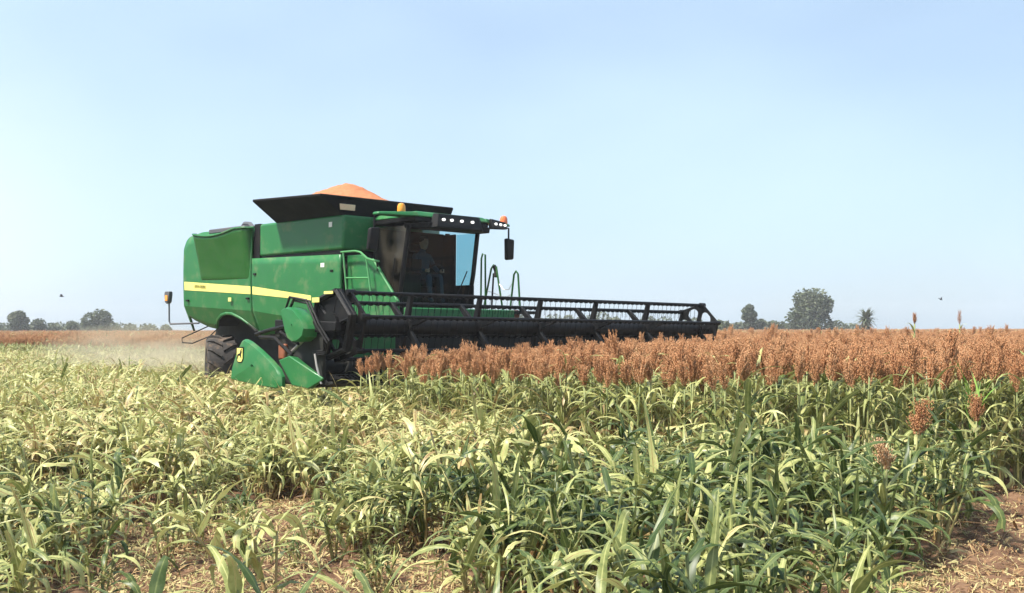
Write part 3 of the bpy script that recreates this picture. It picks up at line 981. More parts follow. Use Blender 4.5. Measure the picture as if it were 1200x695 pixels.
def palm(loc, h, r, label, seed, skirt=True):
    rnd = random.Random(seed)
    o = empty("palm_tree", loc); tag(o, label, "palm tree")
    b = MB(); b.tube([(0, 0, -0.2), (0.05, 0, h * .5), (0, 0, h)], 0.22, 8, 0.17); b.build("trunk", M['bark'], o, smooth=True)
    pm = PM()
    for i in range(130):
        e = rnd.uniform(-0.5, 1.5)
        L = r * rnd.uniform(.45, 1.05)
        leaf(pm, rnd, (0, 0, h), rnd.uniform(0, 6.28), e, L, 0.22 * r, rnd.uniform(0.5, 1.4), rnd.uniform(.1, .6), 0, 5)
    if skirt:
        for i in range(110):
            leaf(pm, rnd, (0, 0, h - rnd.uniform(0, h * .5)), rnd.uniform(0, 6.28), rnd.uniform(-1.2, -.2), r * rnd.uniform(.5, .9), .2 * r, .8, rnd.uniform(.7, 1), 0, 4)
    link(bpy.data.objects.new("crown", pm.mesh("crown", [M['palm_leaf']])), o)
tree("broadleaf_tree", at_px(878, 178), [(-.2, 0, 4.5, .95), (.3, 0, 3.9, .9), (-.35, .1, 3.6, .8), (.1, 0, 5.0, .7), (.6, 0, 3.2, .6), (-.1, .2, 2.4, .7)], "slim tree with a small ragged crown left of the large round tree", 1700, 0.26, 0.5, seed=77)
palm(at_px(1015, 150), 3.0, 2.0, "stout palm with a brown skirt standing alone on the right skyline", 4, True)

# ------------------------------------------------------------------ harvester
T0 = -6.0
harv = empty("combine_harvester", tuple(MC + FW * T0), ROT)
harv.rotation_euler = (R(-0.35), R(0.2), ROT)
tag(harv, "large green combine harvester with yellow side stripe and black flared grain hopper", "combine harvester")
HS = (-T0, 0, 0)
def hb(): return MB(HS)

# --- body core
hb().box(-9.9, -4.95, -1.45, 1.45, 2.02, 3.05).box(-4.95, -4.02, -1.45, 0.3, 2.02, 3.05).box(-4.95, -4.05, 0.3, 1.45, 2.02, 2.5).box(-9.9, -7.0, -1.42, 1.42, 3.05, 3.62).box(-9.4, -3.7, -0.9, 0.9, 0.75, 2.02).build("chassis", M['dark'], harv, 0.03)
hb().box(-5.0, -4.0, -1.1, 1.1, 0.8, 1.1).box(-8.95, -8.55, -1.2, 1.2, 0.6, 0.85).build("axle", M['dark'], harv, 0.03)

def side_panel(up, crease, low, sg, name, mat):
    """up: top outline from rear to front above the crease; low: lower outline front to rear; crease: z at two t values"""
    (ta, za), (tb, zb) = crease
    cz = lambda t: za + (zb - za) * (t - ta) / (tb - ta)
    V0 = 1.6
    b = hb()
    def out_v(t, z):
        d = max(0.0, cz(t) - z)
        belly = 0.035 * max(0, z - cz(t)) * max(0, 3.9 - z)
        return V0 + belly - 0.42 * d
    # upper part as a grid so that it can bulge gently
    n, mrow = 48, 8
    t0, t1 = up[0][0], up[-1][0]
    def top(t):
        for (xa, ya), (xb, yb) in zip(up[:-1], up[1:]):
            if xa <= t <= xb + 1e-9:
                return ya + (yb - ya) * (t - xa) / max(1e-6, xb - xa)
        return up[-1][1]
    rows = []
    for j in range(mrow + 1):
        row = []
        for i in range(n + 1):
            t = t0 + (t1 - t0) * i / n
            z = cz(t) + (top(t) - cz(t)) * j / mrow
            row.append((t, sg * out_v(t, z), z))
        rows.append(row)
    b.grid(rows)
    def low_z(t):
        for (xa, ya), (xb, yb) in zip(low[:-1], low[1:]):
            if xa <= t <= xb + 1e-9:
                return ya + (yb - ya) * (t - xa) / max(1e-6, xb - xa)
        return low[-1][1]
    n2 = 48
    rows = []
    for j in range(5):
        row = []
        for i in range(n2 + 1):
            t = t0 + (t1 - t0) * i / n2
            z = cz(t) + (min(cz(t) - 0.002, low_z(t)) - cz(t)) * j / 4
            row.append((t, sg * out_v(t, z), z))
        rows.append(row)
    b.grid(rows)
    o = b.build(name, mat, harv, 0, True, solid=0)
    bm = bmesh.new(); bm.from_mesh(o.data)
    bmesh.ops.remove_doubles(bm, verts=bm.verts, dist=0.001)
    bmesh.ops.recalc_face_normals(bm, faces=bm.faces)
    if sum(f.normal.y for f in bm.faces) * sg < 0:
        bmesh.ops.reverse_faces(bm, faces=bm.faces)
    bm.to_mesh(o.data); bm.free()
    o.data.set_sharp_from_angle(angle=R(14))
    md = o.modifiers.new("thickness", 'SOLIDIFY'); md.thickness = 0.05; md.offset = -1
    return o

ARCH = [(-10.1, 1.92), (-9.83, 1.80), (-9.28, 1.65), (-8.97, 1.61), (-8.90, 1.66), (-8.75, 1.81), (-8.52, 1.91), (-8.31, 1.945), (-8.05, 1.94), (-7.74, 1.84), (-7.5, 1.72), (-7.32, 1.62), (-7.19, 1.55)]
for sg in (-1, 1):
    side_panel([(-10.12, 3.42), (-10.02, 3.60), (-9.86, 3.69), (-9.3, 3.76), (-7.19, 3.76)], ((-10.1, 2.13), (-7.15, 1.99)), ARCH, sg, "rear_side_panel", M['green'])
    side_panel([(-7.15, 3.08), (-3.97, 3.02)] if sg < 0 else [(-7.15, 3.08), (-4.9, 3.035)], ((-7.15, 1.99), (-5.5, 1.83)),
               [(-7.15, 1.47), (-6.4, 1.53), (-5.6, 1.66), (-5.4, 1.72), (-5.2, 1.81), (-3.97, 1.68)], sg, "front_side_panel", M['green'])
    # gap between rear panel and the tank, its shade a black block
    hb().box(-7.18, -6.96, min(sg * 1.3, sg * 1.56), max(sg * 1.3, sg * 1.56), 3.09, 3.80).build("panel_gap_shade", M['black'], harv)
    # fender lip around the rear wheel arch
    lip = [(t, sg * (1.605 - 0.42 * (2.05 - z)), z) for t, z in ARCH[4:]]
    hb().tube(lip, 0.035, 8).build("fender_lip", M['green'], harv, smooth=True)
    # inner arch liner
    lin = []
    for t, z in ARCH[4:]:
        lin.append([(t, sg * 0.95, z + 0.04), (t, sg * 1.5, z + 0.02)])
    hb().grid(lin).build("wheel_arch_liner", M['dark'], harv, solid=0.02)
    # scooped cover on the rear panel
    rows = []
    nt_, nz_ = 28, 14
    for j in range(nz_ + 1):
        s = j / nz_
        row = []
        for i in range(nt_ + 1):
            u = i / nt_
            tt = -9.58 + 2.40 * u + (0.22 * (1 - u) * (1 - s))
            ztop = 3.72 - 0.10 * math.sin(math.pi * min(1, u * 1.25)) + 0.05 * u
            z = 2.66 - 0.05 * u + (ztop - 2.66) * s
            edge = min(1, min(u, 1 - u) / 0.06, (s + 0.02) / 0.06)
            bul = 0.03 + 0.15 * s ** 1.25
            row.append((tt, sg * (1.60 + bul * edge ** 0.5), z))
        rows.append(row)
    hb().grid(rows).build("scoop_cover", M['green_dark'], harv, 0, True, solid=0.035)
    rim = [(p[0], p[1], p[2] + 0.01) for p in rows[-1]]
    hb().tube(rim, 0.022, 6).build("scoop_rim", M['green'], harv, smooth=True)
    # yellow stripe, its rear and front lengths cut at the panel seam
    def stripe_v(t, z, sgn=sg):
        cz = 2.13 - 0.0475 * (t + 10.1) if t < -7.16 else 1.99 - 0.097 * (t + 7.15)
        return sgn * (1.6 + 0.035 * max(0, z - cz) * max(0, 3.9 - z) + 0.006)
    def stripe(pts_t, name):
        a, bq = [], []
        for t, zt, zb in pts_t:
            a.append([(t, stripe_v(t, zb + (zt - zb) * q / 3), zb + (zt - zb) * q / 3) for q in range(4)])
        ob = hb().grid(a).build(name, M['yellow'], harv, 0, True, solid=0)
        return ob
    stripe([(t, 2.68 - (t + 10.06) * 0.0625, 2.49 - (t + 10.06) * 0.053) for t in np.linspace(-10.06, -7.20, 14)], "yellow_stripe")
    stripe([(t, 2.50 - (t + 7.14) * 0.108, 2.335 - (t + 7.14) * 0.075 + 0.0 * t) for t in np.linspace(-7.12, -4.95, 14)], "yellow_stripe")
for t_, z_ in ((-7.30, 2.25), (-9.9, 2.25), (-7.02, 2.75), (-4.25, 2.72)):
    hb().box(t_ - .05, t_ + .05, -1.655, -1.60, z_ - .02, z_ + .02).build("panel_latch", M['black'], harv, 0.006)
hb().box(-4.62, -4.50, -1.645, -1.638, 2.80, 2.88).build("warning_decal", M['white'], harv)
hb().box(-8.05, -7.93, -1.660, -1.652, 2.20, 2.28).build("warning_decal", M['yellow'], harv)
# letters on the stripe
tm = text_mesh("JOHN DEERE", 0.085)
tm.materials.append(M['yellow_text'])
lt = link(bpy.data.objects.new("stripe_lettering", tm), harv)
lt.location = (-9.32 - T0, -1.6 - 0.040, 2.55); lt.rotation_euler = (R(90), R(3.3), 0)

hb().box(-10.0, -7.2, -1.5, 1.5, 3.56, 3.74).build("engine_deck", M['green'], harv, 0.05, seg=3)
hb().box(-9.0, -7.5, -1.62, -0.4, 3.70, 3.80).build("air_screen", M['grey'], harv, 0.02)
hb().tube([(-7.9, -1.45, 3.75), (-7.75, -1.45, 3.86), (-7.55, -1.45, 3.84), (-7.4, -1.45, 3.74)], 0.05, 8).build("intake_pipe", M['grey'], harv, smooth=True)
hb().hexa([(-10.12, -1.45, 1.95), (-10.12, 1.45, 1.95), (-10.14, 1.5, 3.42), (-10.14, -1.5, 3.42)], [(-9.9, -1.45, 1.8), (-9.9, 1.45, 1.8), (-9.8, 1.5, 3.62), (-9.8, -1.5, 3.62)]).build("rear_panel", M['green'], harv, 0.04)
hb().hexa([(-10.2, -0.8, 1.35), (-10.2, 0.8, 1.35), (-10.0, 0.8, 1.95), (-10.0, -0.8, 1.95)], [(-9.3, -0.8, 1.25), (-9.3, 0.8, 1.25), (-9.3, 0.8, 2.0), (-9.3, -0.8, 2.0)]).build("straw_chopper", M['dark'], harv, 0.03)
hb().tube([(-9.24, -1.35, 1.72), (-9.75, -1.55, 1.52), (-10.0, -1.7, 1.40), (-9.98, -1.7, 1.30), (-9.5, -1.7, 1.29), (-9.1, -1.5, 1.45), (-8.98, -1.38, 1.62)], 0.014, 6).build("straw_deflector_rod", M['dark'], harv, smooth=True)

# --- rear lamp on its bracket
hb().tube([(-9.6, -1.5, 1.74), (-10.56, -1.7, 1.72), (-10.62, -1.7, 1.78), (-10.64, -1.7, 2.22)], 0.02, 8).build("lamp_bracket", M['grey'], harv, smooth=True)
lam = hb().prism_y([(-10.75, 2.47), (-10.56, 2.47), (-10.54, 2.40), (-10.58, 2.22), (-10.66, 2.18), (-10.74, 2.22), (-10.77, 2.40)], -1.76, -1.66).build("rear_lamp", M['grey'], harv, 0.015)
hb().box(-10.71, -10.59, -1.775, -1.762, 2.25, 2.38).build("lens", M['amber'], lam, 0.01)

# --- grain tank and hopper
TANK = [(-6.95, -1.58), (-3.98, -1.58), (-3.98, 0.35), (-4.9, 1.58), (-6.95, 1.58)]
hb().hexa([(x, y, 3.115) for x, y in TANK], [(x, y, 3.79) for x, y in TANK]).build("grain_tank", M['green'], harv, 0.05, seg=3)
hb().hexa([(-6.93, -1.54, 3.0), (-4.03, -1.54, 3.0), (-4.03, 0.3, 3.0), (-4.95, 1.5, 3.0), (-6.93, 1.5, 3.0)], [(-6.93, -1.54, 3.12), (-4.03, -1.54, 3.12), (-4.03, 0.3, 3.12), (-4.95, 1.5, 3.12), (-6.93, 1.5, 3.12)]).build("tank_seam", M['black'], harv)
hb().box(-4.44, -4.33, -1.592, -1.583, 3.56, 3.66).build("marker_light", M['white'], harv, 0.01)
def hopper():
    base = [(-4.02, -1.55, 3.78), (-4.02, 1.0, 3.78), (-4.5, 1.5, 3.78), (-6.3, 1.5, 3.78), (-6.3, -1.55, 3.78)]
    topr = [(-3.93, -2.12, 4.10), (-3.93, 1.08, 4.10), (-5.0, 1.92, 4.12), (-6.32, 1.98, 4.18), (-6.28, -2.13, 4.18)]
    b = hb()
    n = len(base)
    rows_b, rows_t = base, topr
    b.add(base + topr, [(i, (i + 1) % n, n + (i + 1) % n, n + i) for i in range(n)])
    o = b.build("hopper_extension", M['black_panel'], harv, solid=0.03)
    r = hb()
    loop = [Vector(p) for p in topr]
    for i in range(n):
        r.tube([loop[i], loop[(i + 1) % n]], 0.02, 6)
    r.build("hopper_rim", M['black'], o, smooth=True)
    return o
hopper()
# reflector plate on the front wall of the hopper
def hop_front(v, z): return -4.02 + 0.09 * (z - 3.78) / 0.32 + 0.012
b = hb()
b.hexa([(hop_front(0, 3.86), -1.66, 3.86), (hop_front(0, 3.86), -1.32, 3.86), (hop_front(0, 3.97), -1.33, 3.97), (hop_front(0, 3.97), -1.69, 3.97)],
       [(hop_front(0, 3.86) + .02, -1.66, 3.86), (hop_front(0, 3.86) + .02, -1.32, 3.86), (hop_front(0, 3.97) + .02, -1.33, 3.97), (hop_front(0, 3.97) + .02, -1.69, 3.97)])
b.build("hopper_reflector", M['peach'], harv, 0.008)

# --- grain heap lying in the hopper (a thing of its own)
def grain_heap():
    o = MB(HS)
    rows = []
    n, m = 130, 60
    ct, cv = -5.2, -0.62
    for j in range(m + 1):
        s = j / m
        row = []
        for i in range(n + 1):
            a = 2 * math.pi * i / n
            te, ve = -5.15 + 1.13 * math.cos(a), -0.03 + 1.62 * math.sin(a)
            # pull towards a rounded square so that the heap meets the walls
            k = 1 / max(abs(math.cos(a)), abs(math.sin(a))) ** 0.55
            te, ve = -5.15 + 1.02 * k * math.cos(a), -0.05 + 1.5 * k * math.sin(a)
            if te > -4.6 and ve > 1.0: ve = 1.0 + (ve - 1.0) * 0.4
            t, v = ct + (te - ct) * s, cv + (ve - cv) * s
            d = math.hypot(t - ct, (v - cv) * 0.85)
            z = 4.67 - 0.60 * math.sqrt(d * d + 0.09) + 0.05 * mnoise.noise((t * 2.2, v * 2.2, 0)) + 0.018 * mnoise.noise((t * 9, v * 9, 2)) + 0.014 * mnoise.noise((t * 27, v * 27, 5)) + 0.15
            z = max(z, 3.84) - 0.10
            row.append((t, v, z))
        rows.append(row)
    o.grid(rows)
    ob = o.build("grain_heap", M['grain'], None, 0, True)
    ob.location = harv.location; ob.rotation_euler = harv.rotation_euler
    tag(ob, "heaped orange sorghum grain piled above the black hopper rim", "grain heap")
grain_heap()

# --- cab
hb().box(-3.95, -3.2, -0.86, 0.86, 1.9, 2.12).box(-3.96, -3.90, -0.86, 0.86, 2.12, 3.55).box(-3.94, -3.56, 0.835, 0.885, 2.1, 3.53).box(-3.56, -3.0, 0.83, 0.87, 2.1, 2.5).build("cab_lining", M['interior'], harv, 0.02)
fr = hb()
for sg in (-1, 1):
    fr.tube([(-3.18, sg * 0.86, 2.05), (-3.05, sg * 0.88, 2.7), (-2.90, sg * 0.86, 3.56)], 0.045, 8)
    fr.tube([(-3.86, sg * 0.88, 2.05), (-3.86, sg * 0.90, 3.56)], 0.05, 8)
fr.tube([(-3.18, -0.86, 2.08), (-3.05, 0, 2.08), (-3.18, 0.86, 2.08)], 0.05, 8)
fr.build("cab_frame", M['black'], harv, smooth=True)
ws = []
for j in range(9):
    s = j / 8
    ws.append([(-3.17 + 0.27 * s + 0.12 * (1 - (2 * i / 12 - 1) ** 2), -0.86 + 1.72 * i / 12, 2.10 + 1.46 * s) for i in range(13)])
hb().grid(ws).build("windshield", M['glass'], harv, 0, True)
hb().add([(-3.57, 0.895, 2.4), (-3.10, 0.885, 2.4), (-2.92, 0.885, 3.52), (-3.57, 0.90, 3.52)], [(0, 1, 2, 3)]).build("side_window", M['glass'], harv)
dr = hb().add([(-3.82, -0.895, 2.1), (-3.20, -0.875, 2.1), (-2.93, -0.875, 3.55), (-3.82, -0.905, 3.55)], [(0, 1, 2, 3)]).build("cab_door", M['door_glass'], harv)
hb().tube([(-3.30, -0.92, 2.6), (-3.24, -0.92, 2.95)], 0.018, 6).build("handle", M['black'], dr, smooth=True)
# roof: green cap with a wide light bar in front
rf = hb()
rf.hexa([(-3.98, -0.95, 3.70), (-2.62, -0.95, 3.70), (-2.62, 0.95, 3.70), (-3.98, 0.95, 3.70)], [(-3.9, -0.85, 3.80), (-2.72, -0.85, 3.81), (-2.72, 0.85, 3.81), (-3.9, 0.85, 3.80)])
rf.build("cab_roof", M['green'], harv, 0.04, seg=3)
for sg in (-1, 1):
    w_ = hb()
    w_.hexa([(-3.05, sg * 0.85, 3.70), (-2.62, sg * 0.85, 3.70), (-2.80, sg * 1.66, 3.69), (-2.98, sg * 1.66, 3.69)],
            [(-3.05, sg * 0.85, 3.78), (-2.66, sg * 0.85, 3.79), (-2.82, sg * 1.64, 3.745), (-2.98, sg * 1.64, 3.745)])
    w_.build("roof_wing", M['green'], harv, 0.02)
vz = hb()
vz.box(-3.93, -2.66, -0.92, 0.92, 3.612, 3.698)  # black slab standing in for the shadow beneath the roof
vz.hexa([(-2.64, -0.62, 3.50), (-2.50, -0.5, 3.52), (-2.50, 0.62, 3.52), (-2.64, 0.78, 3.50)], [(-2.64, -0.50, 3.79), (-2.56, -0.42, 3.78), (-2.56, 0.56, 3.78), (-2.64, 0.68, 3.79)])
vz.hexa([(-3.0, -0.9, 3.50), (-2.62, -0.62, 3.50), (-2.62, 0.92, 3.50), (-3.0, 0.92, 3.50)], [(-3.0, -0.9, 3.61), (-2.60, -0.62, 3.61), (-2.60, 0.92, 3.61), (-3.0, 0.92, 3.61)])
vz.hexa([(-2.66, 0.92, 3.58), (-2.56, 0.92, 3.58), (-2.72, 1.5, 3.62), (-2.84, 1.5, 3.62)], [(-2.66, 0.94, 3.79), (-2.58, 0.94, 3.78), (-2.74, 1.46, 3.76), (-2.84, 1.46, 3.76)])
vz.build("visor_and_roof_shadow", M['black'], harv, 0.015)
for v in (-0.36, -0.16, 0.09, 0.36):
    hb().lathe_y([(0.0, 0), (0.050, 0.0), (0.055, 0.03), (0.0, 0.03)], (0, 0, 0), 16).build("work_light", M['lamp'], harv, smooth=True).matrix_local = \
        Matrix.Translation((-2.515 - T0, v, 3.665)) @ Matrix.Rotation(R(-90), 4, 'Z') @ Matrix.Diagonal((0.62, 1, 0.5, 1))
for v, dt in ((1.03, -2.585), (1.20, -2.63), (1.36, -2.675)):
    hb().lathe_y([(0.0, 0), (0.045, 0.0), (0.05, 0.03), (0.0, 0.03)], (0, 0, 0), 16).build("work_light", M['lamp'], harv, smooth=True).matrix_local = \
        Matrix.Translation((dt - T0 + 0.008, v, 3.685)) @ Matrix.Rotation(R(-90 + 15), 4, 'Z') @ Matrix.Diagonal((0.62, 1, 0.5, 1))
for c in [o for o in harv.children if o.name.startswith("work_light")]:
    for p in c.data.vertices: p.co.x += T0          # lathe was shifted with the body; bring it back to its own origin
for (t, v, z, m) in ((-3.05, -0.93, 3.80, 'amber'), (-2.90, 1.56, 3.74, 'red_amber')):
    bo = hb().lathe_z([(0.075, 0.0), (0.08, 0.03), (0.075, 0.11), (0.055, 0.155), (0.02, 0.17)], (t, v, z), 18).build("warning_beacon", M[m], harv, smooth=True)
    hb().lathe_z([(0.05, -0.04), (0.085, -0.02), (0.085, 0.01), (0.06, 0.012)], (t, v, z), 18).build("base", M['black'], bo, smooth=True)
for sg in (-1, 1):
    mo = hb().hexa([(-2.95, sg * 1.62, 3.02), (-2.95, sg * 1.82, 3.04), (-2.92, sg * 1.80, 3.44), (-2.92, sg * 1.58, 3.46)],
                   [(-2.86, sg * 1.62, 3.02), (-2.86, sg * 1.82, 3.04), (-2.82, sg * 1.80, 3.44), (-2.82, sg * 1.58, 3.46)]).build("mirror", M['black'], harv, 0.03)
    hb().tube([(-2.9, sg * 1.6, 3.68), (-2.88, sg * 1.68, 3.66), (-2.88, sg * 1.68, 3.44)], 0.018, 6).build("mirror_arm", M['black'], mo, smooth=True)
    if sg < 0:
        hb().tube([(-2.9, -1.62, 3.03), (-3.05, -1.45, 2.6), (-3.3, -0.95, 2.3)], 0.02, 6).build("lower_mirror_arm", M['black'], mo, smooth=True)
# inside the cab
hb().box(-3.75, -3.25, -0.25, 0.25, 2.45, 2.58).box(-3.82, -3.70, -0.25, 0.25, 2.55, 3.12).box(-3.82, -3.72, -0.14, 0.14, 3.14, 3.32).box(-3.6, -3.4, -0.18, 0.18, 2.1, 2.46).build("seat", M['interior'], harv, 0.04)
hb().tube([(-3.05, 0, 2.1), (-3.12, 0, 2.62)], 0.05, 8).build("steering_column", M['interior'], harv, smooth=True)
ring = [(-3.13 + 0.06 * math.sin(a) - 0.05, 0.19 * math.cos(a), 2.70 + 0.17 * math.sin(a)) for a in np.linspace(0, 2 * math.pi, 25)]
hb().tube(ring, 0.016, 6, cap=False).tube([(-3.18, -0.19, 2.70), (-3.18, 0.19, 2.70)], 0.014, 6).build("steering_wheel", M['black'], harv, smooth=True)
hb().box(-3.7, -3.15, -0.62, -0.35, 2.1, 2.70).build("console", M['interior'], harv, 0.04)
hb().box(-3.17, -3.13, -0.60, -0.36, 2.72, 2.95).build("monitor", M['interior'], harv, 0.015)
hb().tube([(-2.96, 0.3, 2.12), (-2.86, 0.55, 2.75)], 0.012, 6).build("wiper", M['black'], harv, smooth=True)

# --- platform, side shield, rails
sh = hb().prism_y([(-3.95, 3.0), (-3.55, 3.0), (-3.14, 2.88), (-2.42, 2.12), (-2.42, 1.85), (-3.95, 1.85)], -1.50, -1.44).build("side_shield", M['green'], harv, 0.01)
hb().tube([(-3.14, -1.51, 2.90), (-2.40, -1.51, 2.12)], 0.018, 6).build("edge_trim", M['green_light'], sh, smooth=True)
rl = hb()
V = -1.63
rl.tube([(-3.97, V, 3.06), (-3.52, V, 3.06), (-3.36, V, 3.03), (-3.14, V, 2.90), (-2.95, V, 2.86), (-2.80, V, 2.84)], 0.020, 8)
rl.tube([(-3.90, V, 3.05), (-3.74, V, 2.05)], 0.018, 8)
rl.tube([(-3.18, V, 2.90), (-2.98, V, 2.05)], 0.018, 8)
rl.tube([(-3.80, V, 2.57), (-3.09, V, 2.55)], 0.016, 8)
rl.build("handrail", M['green_light'], harv, smooth=True)
hb().box(-3.9, -2.35, -1.75, -0.95, 1.80, 1.86).build("platform", M['dark'], harv, 0.01)
hb().box(-4.1, -2.6, 0.95, 2.3, 1.94, 2.0).build("platform", M['dark'], harv, 0.01)
lr = [[(-4.05, 2.0, 2.0), (-4.04, 2.0, 3.12), (-4.00, 2.0, 3.22), (-3.92, 2.0, 3.20), (-3.9, 2.0, 2.0)],
      [(-3.98, 2.0, 2.0), (-3.73, 2.0, 2.90), (-3.66, 2.0, 2.97), (-3.58, 2.0, 2.93), (-3.37, 2.0, 2.0)],
      [(-3.16, 2.0, 2.0), (-3.05, 2.0, 2.75), (-2.99, 2.0, 2.82), (-2.93, 2.0, 2.76), (-2.86, 2.0, 2.0)]]
for pts in lr:
    hb().tube(pts, 0.020, 8).build("ladder_rail", M['green_dark'], harv, smooth=True)
hb().tube([(-3.62, 1.97, 2.96), (-3.62, 2.03, 2.84), (-3.60, 2.0, 2.72)], 0.04, 8).tube([(-3.66, 2.0, 2.8), (-3.72, 2.0, 2.0)], 0.02, 6).build("gate_latch", M['black'], harv, smooth=True)
hb().tube([(-3.52, 2.0, 2.6), (-3.35, 2.0, 2.45), (-3.2, 2.0, 2.45), (-3.06, 2.0, 2.62)], 0.007, 5).tube([(-3.88, 2.0, 2.45), (-3.5, 2.0, 2.34), (-3.3, 2.0, 2.28), (-3.1, 2.0, 2.36)], 0.007, 5).build("safety_chain", M['steel'], harv, smooth=True)
ld = hb()
for q in range(4):
    ld.box(-3.95, -3.45, 2.3 + 0.16 * q, 2.42 + 0.16 * q, 1.64 - 0.34 * q, 1.68 - 0.34 * q)
ld.tube([(-3.97, 2.3, 1.98), (-3.97, 2.95, 0.55)], 0.025, 6).tube([(-3.43, 2.3, 1.98), (-3.43, 2.95, 0.55)], 0.025, 6)
ld.build("ladder", M['dark'], harv, smooth=False)
hb().box(-2.9, -2.78, 1.75, 1.9, 1.75, 2.02).build("step_marker", M['rust'], harv, 0.02)
# light lamp low on the right front
hb().box(-3.0, -2.9, -1.38, -1.12, 1.84, 1.94).build("side_marker_lamp", M['amber'], harv, 0.02)

# --- feeder house
hb().hexa([(-3.9, -0.75, 1.35), (-3.9, 0.75, 1.35), (-3.7, 0.75, 2.0), (-3.7, -0.75, 2.0)], [(-1.2, -0.8, 0.80), (-1.2, 0.8, 0.80), (-1.2, 0.8, 1.50), (-1.2, -0.8, 1.50)]).build("feeder_house", M['green'], harv, 0.03)

# --- wheels
def wheel(c, rad, width, rim_r, steer, nl, name="wheel"):
    hub = MB(); hub.lathe_y([(0.02, -0.1), (rim_r * 0.45, -0.1), (rim_r * 0.5, 0.05), (rim_r * 0.3, 0.08), (0.02, 0.08)], (0, 0, 0), 28)
    w = hub.build(name, M['rim'], harv, 0, True)
    w.location = (c[0] - T0, c[1], c[2]); w.rotation_euler = (0, 0, steer)
    h = width / 2
    MB().lathe_y([(rim_r * 0.4, -0.05), (rim_r * 0.96, -h * 0.75), (rim_r, -h * 0.8), (rim_r, h * 0.8), (rim_r * 0.96, h * 0.75), (rim_r * 0.4, 0.03)], (0, 0, 0), 36).build("rim", M['rim'], w, 0, True)
    ty = MB()
    ty.lathe_y([(rim_r * 0.98, -h * 0.82), (rim_r + 0.10, -h), (rad - 0.13, -h * 1.02), (rad - 0.06, -h * 0.9), (rad - 0.045, -h * 0.4), (rad - 0.04, 0), (rad - 0.045, h * 0.4),
                (rad - 0.06, h * 0.9), (rad - 0.13, h * 1.02), (rim_r + 0.10, h), (rim_r * 0.98, h * 0.82)], (0, 0, 0), 56)
    for k in range(nl):
        for sg in (-1, 1):
            a0 = 2 * math.pi * (k + (0.5 if sg > 0 else 0)) / nl
            sec = []
            for q in range(4):
                y = sg * (0.02 + (h * 1.0 - 0.02) * q / 3)
                a = a0 + sg * 0 + (0.30 * q / 3)
                r1 = rad - (0.0 if q < 3 else 0.05)
                wl = 0.045 / rad
                sec.append([(math.cos(a - wl) * (rad - 0.09), y, math.sin(a - wl) * (rad - 0.09)), (math.cos(a - wl * .7) * r1, y, math.sin(a - wl * .7) * r1),
                            (math.cos(a + wl * .7) * r1, y, math.sin(a + wl * .7) * r1), (math.cos(a + wl) * (rad - 0.09), y, math.sin(a + wl) * (rad - 0.09))])
            vs = [p for s_ in sec for p in s_]
            fs = []
            for q in range(3):
                for j in range(4):
                    fs.append((q * 4 + j, q * 4 + (j + 1) % 4, (q + 1) * 4 + (j + 1) % 4, (q + 1) * 4 + j))
            fs += [(0, 1, 2, 3), (15, 14, 13, 12)]
            ty.add(vs, fs)
    ty.build("tyre", M['rubber'], w)
for sg in (-1, 1):
    wheel((-8.78, sg * 1.40, 0.74), 0.74, 0.62, 0.38, R(-26), 15)
    wheel((-4.45, sg * 1.30, 0.96), 0.98, 0.70, 0.48, 0.0, 19)

